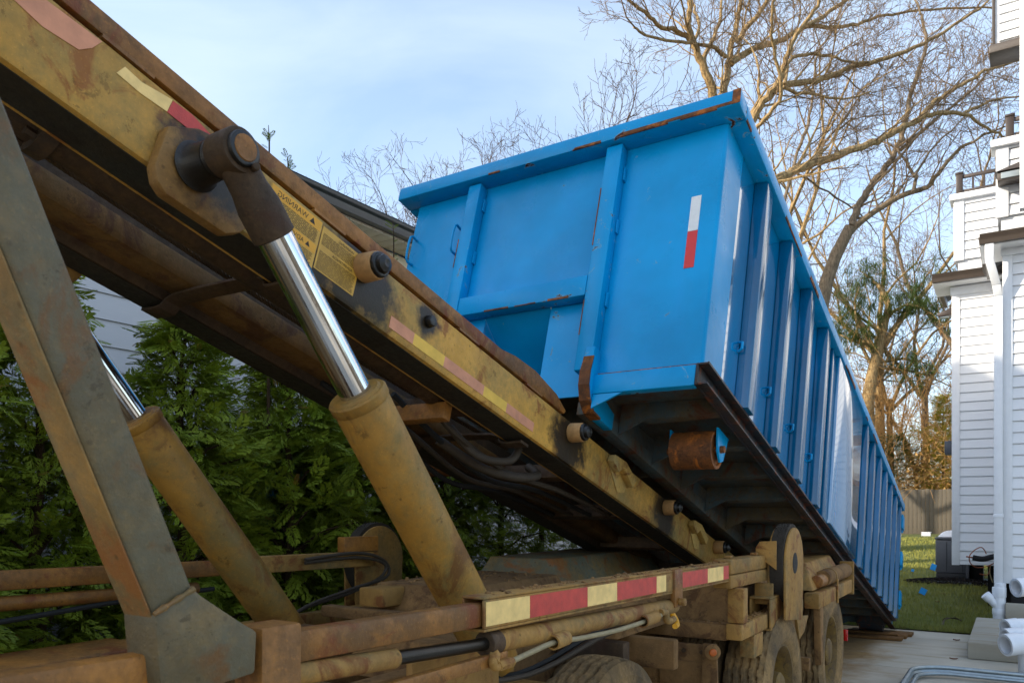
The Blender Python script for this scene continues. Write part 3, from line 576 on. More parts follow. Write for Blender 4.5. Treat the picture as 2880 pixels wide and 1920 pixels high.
# side ribs: hollow hat sections, first four, a flush plate, then the rear run
def rib(s_, w=.15, x=BX1, sg=1, mat='blue'):
    poly = [(0, -.0), (.0, s_)]; d_ = .085*sg
    pl = [hs(x+sg*.001, s_, N0+.003), hs(x+d_, s_+.012, N0+.003), hs(x+d_, s_+w-.012, N0+.003), hs(x+sg*.001, s_+w, N0+.003)]
    return MB().prism(pl, EN*(N1-N0-.006)).build('side_rib', 'blue_rib_shade', dump, .007)
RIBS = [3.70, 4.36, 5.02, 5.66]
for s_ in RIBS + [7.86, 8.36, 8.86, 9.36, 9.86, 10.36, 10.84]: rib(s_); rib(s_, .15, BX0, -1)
hbox('flat_panel', 'blue_side_shade', dump, BX1+.001, BX1+.086, 6.22, 7.52, N0+.003, N1-.003, .010); hbox('side_rib', 'blue_rib_shade', dump, BX1+.001, BX1+.06, 6.05, 6.20, N0+.003, N1-.003, .008)
for i, s_ in enumerate(RIBS + [6.05, 7.86, 8.36]):
    for nn in (3.86,):
        o = MB().tube([hs(BX1+.004, s_-.02, nn), hs(BX1+.03, s_-.035, nn+.01), hs(BX1+.03, s_-.035, nn+.05), hs(BX1+.004, s_-.02, nn+.06)], .008, 6).build('tarp_hook', 'blue_worn', dump, 0, True)
# reflective tape on the front, near the corner
def tape(n0, n1, m): hbox('reflective_tape', m, dump, -1.575, -1.515, S0-.0025, S0-.0008, n0, n1, .0)
q = pS(1995, 545, S0); tape(4.37, 4.60, 'tape_white'); tape(4.13, 4.368, 'tape_bright_red')
# floor structure below: long sills, cross members with tapered ends
for sg in (1, -1):
    xo = XC + sg*.53; xi = XC + sg*.43; a_, c_ = sorted((xi, xo)); hbox('long_sill', 'blue_under', dump, a_, c_, S0+.02, S1-.1, 3.275+.012, N0-.130, .006)
    hbox('sill_web', 'blue_under', dump, a_+.03, c_-.03, S0+.03, S1-.11, N0-.129, N0-.006, .0)
for i in range(14):
    s_ = 3.52 + i*.55
    for sg in (1, -1):
        xa, xb = XC+sg*.535, (BX1-.018 if sg > 0 else BX0+.018)
        b = MB(); b.prism([hs(xa, s_, N0-.006), hs(xb, s_, N0-.006), hs(xb, s_, N0-.10), hs(xa+sg*.16, s_, N0-.115), hs(xa, s_, N0-.20)], ES*.014); b.prism([hs(xb, s_+.015, N0-.10), hs(xa+sg*.16, s_+.015, N0-.115), hs(xa+sg*.16, s_+.015, N0-.103), hs(xb, s_+.015, N0-.088)], ES*.06)
        b.build('cross_member', 'blue_under', dump)
    hbox('cross_member', 'blue_under', dump, XC-.428, XC+.428, s_, s_+.05, N0-.1, N0-.006, .0)
# curved skid foot below each front post
for sg, xf in ((1, PR1), (-1, PL0)):
    q_ = []
    sh = lambda ds, n: (S0 + ds, n)
    outl = [sh(-.09, 3.66), sh(-.10, 3.50), sh(-.095, 3.42), sh(-.06, 3.345), sh(.0, 3.295), sh(.09, 3.278), sh(.26, 3.278), sh(.26, 3.38), sh(.02, 3.44), sh(.0, 3.66)]
    x0_, x1_ = sorted((xf+sg*.014, xf-sg*.045))
    MB().prism([hs(x0_, s_, n_) for s_, n_ in outl], (x1_-x0_, 0, 0)).build('skid_foot', 'blue_worn', dump, .005)
    o2 = [(S0-.085, 3.60), (S0-.112, 3.50), (S0-.108, 3.415), (S0-.07, 3.332), (S0-.005, 3.282), (S0+.09, 3.2765), (S0+.09, 3.288), (S0+.0, 3.297), (S0-.06, 3.347), (S0-.096, 3.42), (S0-.101, 3.5), (S0-.091, 3.60)]
    MB().prism([hs(x0_-.004, s_-.003, n_-.0015) for s_, n_ in o2], (x1_-x0_+.008, 0, 0)).build('wear_strip', 'rusty_steel', dump)
MB().prism([hs(PR1+.02, S0-.05, N0-.127), hs(PR1+.20, S0-.05, N0-.127), hs(PR1+.02, S0-.05, N0-.21)], ES*.012).build('gusset', 'blue_worn', dump)
# front ground rollers (steel drums) with brackets
def drum(x0, x1, s_, n_, r=.115):
    c0, c1 = hs(x0, s_, n_), hs(x1, s_, n_)
    o = MB().lathe([(0, .02), (0, r*.80), (-.012, r*.84), (-.012, r), (abs(x1-x0)+.012, r), (abs(x1-x0)+.012, r*.84), (abs(x1-x0), r*.8), (abs(x1-x0), .02)], c0, (1,0,0), 36).build('ground_roller', 'rusty_steel', dump, 0, True)
    for xx in (x0-.035, x1+.021): MB().prism([hs(xx, s_-.07, N0-.13), hs(xx, s_+.13, N0-.13), hs(xx, s_+.07, n_-.05), hs(xx, s_+.02, n_-.075), hs(xx, s_-.04, n_-.02)], (.014, 0, 0)).build('roller_bracket', 'blue_worn', dump, .002)
    MB().tube([c0 - V(.06,0,0), c1 + V(.06,0,0)], .022, 12).build('roller_axle', 'rusty_steel', dump, 0, True)
drum(-1.735, -1.50, 3.735, 3.255); drum(XC*2+1.50, XC*2+1.735, 3.735, 3.255)
# rear rollers standing on planks, rear door with hinges
RS = 10.72; rz_ = hs(0, RS, 3.30)
for x0, x1 in ((-1.74, -1.46), (XC*2+1.46, XC*2+1.74)):
    ctr = hs((x0+x1)/2, RS, 3.30); ctr.z = .185
    bx('rear_roller_box', 'flange', dump, x0-.03, x1+.03, ctr.y-.13, ctr.y+.16, ctr.z-.03, .46, .006)
    MB().lathe([(0, .01), (0, .115), (x1-x0, .115), (x1-x0, .01)], V(x0, ctr.y, ctr.z-.012), (1,0,0), 28).build('rear_roller', 'flange', dump, 0, True)
    bx('roller_cheek', 'flange', dump, x0-.022, x0-.006, ctr.y-.10, ctr.y+.12, ctr.z-.06, ctr.z+.1, .004); bx('roller_cheek', 'flange', dump, x1+.006, x1+.022, ctr.y-.10, ctr.y+.12, ctr.z-.06, ctr.z+.1, .004)
ry = ctr.y
hbox('rear_door', 'blue', dump, BX0, BX1, S1+.002, S1+.06, N0-.05, N1-.01, .006)
for nn in (3.70, 4.25, 4.78): hbox('door_hinge', 'blue_worn', dump, BX1+.005, BX1+.10, S1-.06, S1+.12, nn, nn+.20, .01); cyl('hinge_pin', 'blue_worn', dump, hs(BX1+.07, S1+.09, nn-.03), hs(BX1+.07, S1+.09, nn+.23), .02, None, 12)
# timber under the rear rollers
pk = 0
for (x0, x1, y0, y1, z0, z1, lab) in ((-1.95, -1.20, ry-.36, ry-.15, .003, .035, 'nearest thin timber plank under the rear container roller'), (-1.92, -1.17, ry-.145, ry+.07, .003, .04, 'middle timber plank carrying the rear container roller'), (-1.88, -1.13, ry+.075, ry+.33, .003, .038, 'far timber plank under the rear container roller'), (-1.9, -1.26, ry-.16, ry+.05, .042, .058, 'upper thin plank lying across the timber under the roller')):
    tag(MB().box(x0, x1, y0, y1, z0, z1).build('timber_plank', 'plank_wood', None, .004), lab, 'plank', 'timber planks under the container')

# rust along the worn edges of rim, sill and front posts
R_ = random.Random(31)
for k in range(12):
    s_ = S0 + R_.random()**1.3*7.4; l_ = R_.uniform(.05, .45); hbox('rust_scrape', 'rusty_steel', dump, BX1+.094, BX1+.1012, s_, min(S1-.1, s_+l_), RIMN0-.0012, RIMN0+R_.uniform(.008, .03), .0)
for k in range(6):
    x_ = R_.uniform(BX0, BX1-.2); hbox('rust_scrape', 'rusty_steel', dump, x_, x_+R_.uniform(.03, .22), S0-.1262, S0-.118, RIMN0-.0012, RIMN0+R_.uniform(.006, .016), .0)
hbox('rust_seam', 'flange', dump, BX1+.050, BX1+.0562, S0-.06, S1, N0-.0125, N0+.0012, .0)
for (x0, x1, n0, n1) in ((PR0-.0012, PR0+.006, 4.35, 4.75), (PR0-.0012, PR0+.005, 3.75, 3.98), (PL0-.0012, PL0+.005, 4.4, 4.62)): hbox('rust_scrape', 'rusty_steel', dump, x0, x1, S0-.0862, S0-.079, n0, n1, .0)
for k in range(5):
    x_ = R_.uniform(PL1+.1, PR0-.2); hbox('rust_scrape', 'rusty_steel', dump, x_, x_+R_.uniform(.04, .2), S0-.0832, S0-.078, BEAM0-.001, BEAM0+R_.uniform(.004, .012), .0)
b = MB()
for k in range(16):
    n_ = 3.80 + k*.018; b.box(PR0-.045+R_.uniform(-.006, .006), PR0-.03+R_.uniform(-.004, .012), S0-.0014, S0-.0004, n_, n_+.013, TH)
b.build('scratch_marks', 'rusty_steel', dump, 0, False, 2, 'stuff')
# ------------------------------------------------------------------ roll-off truck
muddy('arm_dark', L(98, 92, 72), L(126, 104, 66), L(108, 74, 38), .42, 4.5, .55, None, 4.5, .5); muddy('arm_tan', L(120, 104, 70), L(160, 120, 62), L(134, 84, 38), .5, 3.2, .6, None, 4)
truck = thing('roll_off_truck', 'mud caked roll-off truck with raised hoist rails, chrome lift cylinders and red striped side rail', 'truck', (XC, 4.0, 0))
RO = XC + .475; LO = XC - .475
ROLL_S = [-.38, 1.325, 3.055, 4.515, 5.66]
grs = [(tuple(hs(RO, s_, 3.09)), .26) for s_ in ROLL_S[1:4]] + [(tuple(hs(RO, .64, 3.02)), .22), (tuple(hs(RO, 1.74, 3.13)), .09), (tuple(hs(RO, 1.1, 2.95)), .16)]
muddy('under_shade', L(48, 47, 40), L(56, 46, 32), L(40, 32, 22)); muddy('mud_under_shade', L(96, 74, 40), L(124, 88, 40), L(76, 48, 24)); muddy('hoist_paint', L(150, 130, 78), L(218, 162, 68), L(142, 86, 34), .50, 5, .62, grs, 1.6, .25)
muddy('lug_paint', L(140, 104, 58), L(172, 126, 62), L(110, 70, 34), .5, 5, .6, [(tuple(hs(RO+.05, .64, 3.05)), .17)], 2.5, .25)
for sg, xo in ((1, RO), (-1, LO)):
    a_, c_ = sorted((xo, xo-sg*(.20 if sg > 0 else .17))); rl = hbox('hoist_rail', 'hoist_paint' if sg > 0 else 'mud_dark', truck, a_, c_, -1.7, 6.6, 2.952, 3.198, .022)  # left rail darker: shade under the hoist put into its colour
    a_, c_ = sorted((xo-sg*.020, xo-sg*.165)); hbox('rail_underside_shade', 'under_shade', rl, a_, c_, -1.7, 6.55, 2.9495, 2.9515, .0)  # added dark sheet, underside shade painted on as colour
    a_, c_ = sorted((xo-sg*.008, xo-sg*.15))
    MB().prism([hs(a_, s_, n_) for s_, n_ in [(-1.7, 3.212), (2.97, 3.212), (2.985, 3.235), (2.86, 3.285), (2.62, 3.312), (2.42, 3.30), (2.30, 3.276), (-1.7, 3.276)]], (c_-a_, 0, 0)).build('slide_bar', 'mud_rust', truck, .006)
    a_, c_ = sorted((xo-sg*.04, xo-sg*.13)); hbox('rail_filler', 'mud_dark', truck, a_, c_, -1.7, 6.5, 3.1985, 3.2115, .0)
    for s_ in (-.6, .25, 1.05, 1.95, 2.55): hbox('shim', 'mud_rust', rl, min(xo-sg*.001, xo-sg*.03), max(xo-sg*.001, xo-sg*.03), s_, s_+.16, 3.1995, 3.2105, .0)
    for s_ in ROLL_S:
        base = cyl('rail_roller', 'bushing', rl, hs(xo+sg*.001, s_, 3.13), hs(xo+sg*.082, s_, 3.13), .056, .053, 28, .006)
        cyl('roller_washer', 'grease', rl, hs(xo+sg*.083, s_, 3.13), hs(xo+sg*.100, s_, 3.13), .051, .047, 13); b = MB()
        u_ = [(.100, .037), (.118, .034), (.128, .016)]; b.lathe([(t_, r_) for t_, r_ in u_] + [(.124, .001)], hs(xo, s_, 3.13), (sg, 0, 0), 10); b.build('greasy_nut', 'grease', rl, 0, True)
    cyl('grease_stub', 'grease', rl, hs(xo+sg*.001, 1.74, 3.125), hs(xo+sg*.03, 1.74, 3.125), .030, .024, 7, .004)
# inner box beams seen from below, their shade put into a darker brown
hbox('inner_beam', 'mud_under_shade', truck, -2.90, -2.72, -1.7, 6.4, 3.0, 3.098, .02); hbox('inner_web', 'mud_dark', truck, -2.87, -2.80, -1.7, 6.4, 3.10, 3.2, .0)
def on_rail(px, py, x=RO+.002): return sn(pX(px, py, x))
# worn reflective tape on the hoist rail, and the warning decals
def rail_patch(name, m, px_pts, off=.002, parent=truck):
    pts = [hs(RO+off-.0015, *on_rail(x, y)) for x, y in px_pts]; return MB().prism(pts, (.0014, 0, 0)).build(name, m, parent)
rail_patch('worn_tape', 'tape_pink', [(40,0),(130,0),(288,118),(260,135),(222,140),(120,75)])
rail_patch('worn_tape', 'tape_cream', [(328,205),(352,188),(400,232),(486,281),(470,314),(395,262)]); rail_patch('worn_tape', 'tape_red', [(470,315),(487,284),(540,322),(598,384),(560,386)])
def rs(px): # s on the tape's centre line
    return sn(pX(px, 0, RO))[0]
tl = [(1098,900),(1165,945),(1250,1012),(1360,1100),(1424,1148),(1500,1205)]
cols = ['tape_pink', 'tape_yellow', 'tape_pink', 'tape_yellow', 'tape_pink']
ss = [on_rail(*p)[0] for p in tl]
for i in range(5): hbox('worn_tape', cols[i], truck, RO+.0006, RO+.002, ss[i], ss[i+1], 2.985, 3.035, .0)
ds0, ds1 = on_rail(782, 525)[0], on_rail(980, 760)[0]; dmid = on_rail(905, 640)[0]
ds0 = on_rail(762, 530)[0]
dec = hbox('warning_decal', 'decal', truck, RO+.0006, RO+.002, ds0, dmid, 2.992, 3.178, .0); dec2 = hbox('warning_decal', 'decal', truck, RO+.0006, RO+.002, dmid+.006, dmid+.21, 3.0, 3.170, .0)
hbox('heading_band', 'decal_head', dec, RO+.0021, RO+.0027, ds0+.004, dmid-.004, 3.138, 3.176, .0); hbox('heading_band', 'decal_head', dec, RO+.0021, RO+.0027, ds0+.004, dmid-.004, 3.048, 3.082, .0)
def text_on_rail(txt, s_right, n_, size, parent):      # lettering reads mirrored, as it does in the photograph
    cu = bpy.data.curves.new('lettering', 'FONT'); cu.body = txt; cu.size = size; cu.extrude = 0; o = bpy.data.objects.new('lettering', cu); col.objects.link(o)
    bpy.context.view_layer.update(); me_ = bpy.data.meshes.new_from_object(o.evaluated_get(bpy.context.evaluated_depsgraph_get())); bpy.data.objects.remove(o)
    for v in me_.vertices: v.co = hs(RO+.0031, s_right - v.co.x, n_ + v.co.y)
    me_.flip_normals(); return obj('lettering', me_, 'ink', parent)
text_on_rail('\u25B2 WARNING', dmid-.03, 3.147, .029, dec); text_on_rail('\u25B2 ADVERTENCIA', dmid-.03, 3.057, .024, dec)
text_on_rail('WARNING', dmid+.17, 3.150, .017, dec2); text_on_rail('ADVERTENCIA', dmid+.18, 3.082, .016, dec2)
b = MB(); R_ = random.Random(2)
for (a_, c_, n0, n1) in ((ds0+.01, dmid-.012, 3.087, 3.134), (ds0+.01, dmid-.012, 2.998, 3.044), (dmid+.014, dmid+.2, 3.102, 3.145), (dmid+.014, dmid+.2, 3.006, 3.076)):
    n_ = n0
    while n_ < n1:
        s_ = a_
        while s_ < c_-.01:
            w = R_.uniform(.008, .03); b.box(RO+.0021, RO+.0024, s_, min(c_, s_+w), n_, n_+.0022, TH); s_ += w+.003
        n_ += .0052
b.build('small_print', 'ink', truck, 0, False, 2, 'stuff')
# lift cylinder lug, pin, rod and barrel on each side
lugpx = [(474,352),(452,415),(436,462),(444,508),(468,545),(636,658),(676,655),(700,636),(722,560),(700,480),(640,400),(560,360)]
lug = [sn(pX(x, y, RO+.05)) for x, y in lugpx]
CY = pX(650, 432, RO+.22); CB0 = pX(1290, 1660, RO+.22); CD = (CB0-CY).normalized(); rodlen = (pX(1010, 1105, RO+.22)-CY).length
for sg, xo in ((1, RO), (-1, LO)):
    x0_ = min(xo+sg*.002, xo+sg*.05); lg = MB().prism([hs(x0_, s_, n_) for s_, n_ in lug], (.048, 0, 0)).build('cylinder_lug', 'lug_paint' if sg > 0 else 'mud', truck, .008)
    mv = lambda p: Vector((XC + sg*(p.x-XC) + (0 if sg > 0 else .075), p.y, p.z))
    c0 = mv(CY)
    lc = thing_part = MB().lathe([(.0, .068), (.012, .074), (.03, .060), (.10, .056)], V(xo+sg*.051, c0.y, c0.z), (sg,0,0), 28).build('pin_boss', 'grease', truck, 0, True)
    cyl('pin', 'grease', truck, V(xo+sg*.10, c0.y, c0.z), V(xo+sg*.285, c0.y, c0.z), .050, None, 32, .006); MB().lathe([(0, .038), (.003, .036), (.003, .001)], V(xo+sg*.2855, c0.y, c0.z), (sg,0,0), 24).build('pin_cap', 'mud_rust', truck, 0, True)
    MB().lathe([(0, .0525), (.004, .056), (.010, .054), (.016, .0525)], V(xo+sg*.15, c0.y, c0.z), (sg,0,0), 28).build('weld_bead', 'grease', truck, 0, True)
    d = Vector((sg*CD.x, CD.y, CD.z)).normalized()
    cylp = cyl('cylinder_barrel', 'barrel', truck, c0 + d*rodlen, c0 + d*(rodlen+1.35), .101, None, 40, .008)
    MB().lathe([(-.012, .057), (-.012, .082), (-.004, .090), (-.004, .101), (.002, .106), (.030, .106), (.036, .1015)], c0 + d*rodlen, d, 40).build('gland', 'barrel', cylp, 0, True)
    rod = cyl('cylinder_rod', 'chrome', cylp, c0 + d*.17, c0 + d*(rodlen-.006), .056, None, 48, .0)
    MB().lathe([(.02, .001), (.02, .054), (.10, .056), (.155, .066), (.245, .066), (.250, .056)], c0, d, 32).build('rod_end', 'mud_dark', cylp, 0, True)
    cyl('eye', 'mud_dark', cylp, V(c0.x-sg*.045, c0.y, c0.z)+d*.0, V(c0.x+sg*.05, c0.y, c0.z), .064, None, 32, .006)
    b_ = c0 + d*.055 + V(sg*.055, 0, 0); cyl('grease_fitting', 'mud_dark', cylp, b_, b_ + V(sg*.03, -.012, -.006), .011, None, 8, .002)
    for k in (.34, .36): MB().lathe([(0, .0802), (.002, .0818), (.004, .0802)], c0 + d*(rodlen+k), (d + V(.05*sg, .3, 0)).normalized(), 40)
# winch cylinder between the rails, wire ropes, cross straps, hoses
wc0, wc1 = hs(-2.385, -.75, 3.03), hs(-2.385, 2.25, 3.03); wc = cyl('winch_cylinder', 'mud_dark', truck, wc0, wc1, .075, None, 32, .008)
q = hs(-2.385, .26, 3.03); MB().lathe([(0, .076), (0, .102), (.05, .102), (.05, .076)], q, ES, 32, True).build('cylinder_flange', 'mud_dark', wc, .0, True)
for k in range(6):
    a = k*math.pi/3; cyl('flange_bolt', 'mud_dark', wc, q - ES*.03 + V(.084*math.cos(a), 0, 0) + EN*.084*math.sin(a), q + V(.084*math.cos(a), 0, 0) + EN*.084*math.sin(a), .014, None, 6, .0)
def rope(p0, p1, r, turns, parent=truck):
    b = MB(); d = (p1-p0); u, w = frame(d); n_ = int(turns*5)
    for k in range(5):
        pts = []
        for i in range(n_+1):
            t_ = i/n_; a = 2*math.pi*(turns*t_ + k/5); pts.append(p0 + d*t_ + (u*math.cos(a) + w*math.sin(a))*r*.58 - V(0,0,.05*math.sin(math.pi*t_)))
        b.tube(pts, r*.46, 5)
    return b.build('wire_rope', 'wire', parent, 0, True)
rope(hs(-2.62, -.6, 3.115), hs(-2.62, 3.2, 3.115), .017, 44); rope(hs(-2.56, -.6, 3.13), hs(-2.56, 3.2, 3.13), .015, 44)
x_l, x_r = XC-.30, XC+.36
def strap(s_, n_, dn=-.0): 
    pts = smoothpath([hs(LO+.05, s_, n_), hs(LO+.17, s_, n_-.005), hs(LO+.24, s_+.01, n_+.045), hs(RO-.25, s_+.03, n_+.05), hs(RO-.18, s_+.03, n_+.0), hs(RO-.05, s_+.03, n_)], 3)
    b = MB(); vs = []
    for p in pts: vs += [p, p+ES*.075, p+ES*.075+EN*.012, p+EN*.012]
    m_ = len(pts); b.add(vs, [(i*4+k, i*4+(k+1)%4, i*4+4+(k+1)%4, i*4+4+k) for i in range(m_-1) for k in range(4)] + [(0,1,2,3), (m_*4-4, m_*4-1, m_*4-2, m_*4-3)]); b.build('cross_strap', 'mud_dark', truck, .003)
strap(1.02, 2.925); strap(2.62, 2.925)
for s_ in (2.30, 3.35, 4.2, 5.1, 6.0): hbox('cross_tube', 'mud_dark', truck, LO+.172, RO-.172, s_, s_+.09, 2.97, 3.06, .008)
hbox('cable_guide', 'mud_rust', truck, LO+.2, RO-.2, 2.18, 2.24, 2.88, 2.965, .005)
R_ = random.Random(11)
for i in range(4):
    x = XC - .3 + i*.15; pipe('hydraulic_hose', 'hose' if i % 2 else 'rubber', truck, smoothpath([hs(x, 1.9+.1*i, 2.99), hs(x+.02, 2.4, 2.93-.01*i), hs(x+.06*R_.random(), 2.9+.1*R_.random(), 2.86-.03*R_.random()), hs(x+.10, 3.4, 2.90), hs(x+.05, 4.2, 2.98)]), .016, 8)
pipe('hydraulic_hose', 'hose', truck, smoothpath([hs(XC+.0, 2.5, 2.90), hs(XC+.12, 2.75, 2.83), hs(XC+.26, 2.9, 2.82), hs(XC+.30, 3.05, 2.88), hs(XC+.2, 3.1, 2.95)]), .026, 10); pipe('hydraulic_hose', 'hose', truck, smoothpath([hs(XC+.1, 2.45, 2.95), hs(XC+.2, 2.6, 2.84), hs(XC+.3, 2.75, 2.86), hs(XC+.32, 2.8, 2.95)]), .022, 10)
# cable fairlead brackets on the rail flank
for s_ in (3.52, 4.98):
    b = MB(); b.prism([hs(RO+.001, s_, 3.16), hs(RO+.001, s_+.34, 3.16), hs(RO+.001, s_+.30, 3.02), hs(RO+.001, s_+.20, 2.99)], (.006, 0, 0)); b.prism([hs(RO+.008, s_, 3.13), hs(RO+.008, s_+.10, 3.09), hs(RO+.008, s_+.16, 3.135), hs(RO+.008, s_+.32, 3.06), hs(RO+.008, s_+.36, 3.12), hs(RO+.008, s_+.18, 3.185), hs(RO+.008, s_+.02, 3.175)], (.045, 0, 0)); b.build('guide_bracket', 'mud_rail', truck, .004)
# ---- sliding side rails of the tarp gantry
def rz(y): return 1.4576 - .0163*y
def TR(x, y, z): return V(x, y, z + rz(y))                   # rail frame: z measured from the rail's top line
def rbox(name, m, p, x0, x1, y0, y1, z0, z1, bev=.006): return MB().box(x0, x1, y0, y1, z0, z1, TR).build(name, m, p, bev)
XR = -1.35
def ry_(px, py=1640): return pX(px, py, XR).y
ySL = pX(1362, 1690, XR).y; yE = ry_(2050)
sl = MB()
for (x0, x1, z0, z1) in ((XR-.085, XR, -.009, 0), (XR-.085, XR, -.108, -.099), (XR-.009, XR, -.0985, -.0095), (XR-.085, XR-.076, -.0985, -.0095)): sl.box(x0, x1, ySL, yE, z0, z1, TR)
sleeve = sl.build('side_rail_sleeve', 'mud', truck, .0035)
rbox('side_rail_slide', 'mud_rust', truck, XR-.071, XR-.014, .55, yE-.3, -.094, -.020, .010)
seg = [(1366,'tape_cream'), (1490,'tape_red'), (1652,'tape_cream'), (1735,'tape_red'), (1846,'tape_cream'), (1873,None), (1914,'tape_red'), (1990,'tape_cream'), (2034,'tape_red'), (2049,None)]
for (p0, m), (p1, _) in zip(seg, seg[1:]):
    if m: rbox('reflective_tape', m, sleeve, XR+.0006, XR+.002, pX(p0, 1660, XR).y, pX(p1, 1660, XR).y-.002, -.090, -.016, .0)
rbox('clamp_strap', 'mud_rust', truck, XR-.012, XR+.012, ry_(1892), ry_(1914), -.175, .004, .003); cyl('clamp_bolt', 'mud', truck, TR(XR+.013, ry_(1903), -.15), TR(XR+.045, ry_(1903), -.15), .020, None, 6, .003)
yF = pX(2190, 1600, XR).y
outer = rbox('rail_end_box', 'mud', truck, XR-.095, XR+.012, yE+.002, yF, -.070, .016, .012); rbox('rail_end_box', 'mud', truck, XR-.095, XR+.012, yE+.002, yF, -.150, -.072, .012)
for yy in (yE+.1, yE+.62): rbox('bolt_head', 'mud', outer, XR-.06, XR-.02, yy, yy+.05, .0165, .034, .004)
for zz in (-.03, -.11): rbox('bolt_head', 'mud', outer, XR+.0125, XR+.024, yF-.12, yF-.09, zz-.015, zz+.015, .003)
# hydraulic ram and hoses below the rail
def below(px, py, x=XR-.03): return pX(px, py, x)
ram0, ram1 = below(1372, 1808), below(1893, 1702)
ram = cyl('rail_ram', 'mud', truck, ram0, ram1, .036, None, 28, .006); cyl('ram_rod', 'dark_rod', ram, below(700, 1915), ram0, .020, None, 20, .003); cyl('ram_gland', 'mud_dark', ram, ram0 - (ram1-ram0)*.012, ram0 + (ram1-ram0)*.03, .040, None, 28, .004)
cyl('ram_rod_sleeve', 'mud', ram, below(700, 1915) + (ram0-below(700,1915))*.05, below(700,1915).lerp(ram0, .52), .027, None, 20, .004)
XH = XR+.012
elb = smoothpath([pX(1388, 1832, XH-.03), pX(1386, 1858, XH), pX(1392, 1874, XH), pX(1415, 1868, XH), pX(1440, 1858, XH)], 4); pipe('hose_elbow', 'mud', ram, elb, .014, 12)
cyl('hose_nut', 'mud', ram, pX(1390, 1835, XH-.02), pX(1388, 1862, XH), .020, None, 6, .002); cyl('hose_nut', 'mud', ram, pX(1400, 1872, XH), pX(1438, 1859, XH), .018, None, 6, .002)
pipe('hydraulic_hose', 'hose_pale', truck, smoothpath([pX(1438,1859,XH), pX(1500,1830,XH), pX(1560,1805,XH), pX(1640,1792,XH), pX(1740,1770,XH), pX(1825,1742,XH), pX(1860,1728,XH)]), .0095, 10)
for px, py in ((1575, 1800), (1828, 1741)):
    q0_, q1_ = pX(px-20, py+6, XH), pX(px+16, py-8, XH); b = MB(); dd = (q1_-q0_); ln = dd.length; b.lathe([(0, .021), (0, .027), (ln, .027), (ln, .021)], q0_, dd, 20, True); b.build('hose_clamp', 'mud', truck, 0, True)
pipe('hose_elbow', 'mud', truck, smoothpath([pX(1858,1722,XH), pX(1872,1722,XH), pX(1876,1745,XH), pX(1895,1740,XH)], 4), .016, 10)
pipe('yellow_hose', 'decal_head', truck, smoothpath([pX(1885,1715,XR-.1), pX(1900,1740,XR-.08), pX(1904,1755,XR-.06), pX(1898,1760,XR-.05)], 4), .014, 8)
# vertical posts, lower square tube and cross beam
for y0, y1, zt, zb in ((1.075, 1.185, -.004, -.75),):
    bx('rail_post', 'mud_rust', truck, XR-.075, XR+.02, y0, y1, .72, rz(y0)+.004, .008)
t0 = 4.38
bx('rail_post', 'mud', truck, -1.385, -1.292, t0+.012, t0+.10, 1.036, rz(4.4)-.152, .006)
lt = bx('lower_tube', 'mud', truck, -1.392, -1.298, t0, 5.90, .938, 1.032, .010); ls = MB()
for (x0, x1, z0, z1) in ((-1.412, -1.278, 1.122, 1.134), (-1.412, -1.278, .926, .936), (-1.290, -1.278, .937, 1.121), (-1.412, -1.400, .937, 1.121)): ls.box(x0, x1, 4.92, 5.52, z0, z1)
ls.build('tube_sleeve', 'mud', truck, .004); bx('cross_beam', 'mud_heavy', truck, -2.4, -1.394, t0+.03, t0+.13, .925, 1.02, .012)
bx('tube_bracket', 'mud', truck, -1.385, -1.30, t0+.25, t0+.45, .80, .936, .006)
# end roller: brush between two plates
def endplate(xa, xb, yc=5.30, zc=1.32, r=.245, zb=.93, m='mud'):
    poly = [V(xa, yc+r*math.cos(a), zc+r*math.sin(a)) for a in np.linspace(0, math.pi, 22)] + [V(xa, yc-r*.98, zb+.05), V(xa, yc+r*.9, zb)]
    return MB().prism(poly, (xb-xa, 0, 0)).build('roller_plate', m, truck, .004)
for sg in (1, -1):
    fx = (lambda x: x) if sg > 0 else (lambda x: 2*XC-x); yy = 5.30 if sg > 0 else 4.12
    a_, c_ = sorted((fx(-1.235), fx(-1.219))); p_ = endplate(a_, c_, yy); a2, c2 = sorted((fx(-1.336), fx(-1.320))); endplate(a2, c2, yy)
    b = MB(); R_ = random.Random(4)
    b.lathe([(0, .05), (.001, .262), (.082, .262), (.083, .05)], V(min(fx(-1.319), fx(-1.236)), yy, 1.325), (1,0,0), 64); bo = b.build('brush_roller', 'brush', truck, 0)
    bb_ = MB()
    for k in range(1300):
        a = R_.random()*6.283; x = min(fx(-1.319), fx(-1.236)) + R_.random()*.082; l_ = .262 + R_.random()*.02; a2_ = a + (R_.random()-.5)*.05
        p = V(x, yy+.258*math.cos(a), 1.325+.258*math.sin(a)); q = V(x+(R_.random()-.5)*.01, yy+l_*math.cos(a2_), 1.325+l_*math.sin(a2_)); w = V(.0015, 0, 0); bb_.add([p-w, p+w, q], [(0,1,2)])
    bb_.build('bristles', 'brush', bo, 0, False, 2, 'stuff')
    MB().lathe([(0, .001), (.004, .055), (.0, .07)], V(fx(-1.2185), yy, 1.33), (sg,0,0), 20).build('hub_hole', 'rubber', p_, 0, True)
MB().prism([V(-1.40, 5.02, 1.392), V(-1.27, 5.02, 1.30), V(-1.27, 5.02, 1.485), V(-1.375, 5.02, 1.478), V(-1.40, 5.02, 1.44)], (0, .014, 0)).build('scraper_plate', 'mud', truck, .003)
bx('scraper_plate', 'mud', truck, -1.40, -1.285, 5.0, 5.016, 1.08, 1.215, .003)
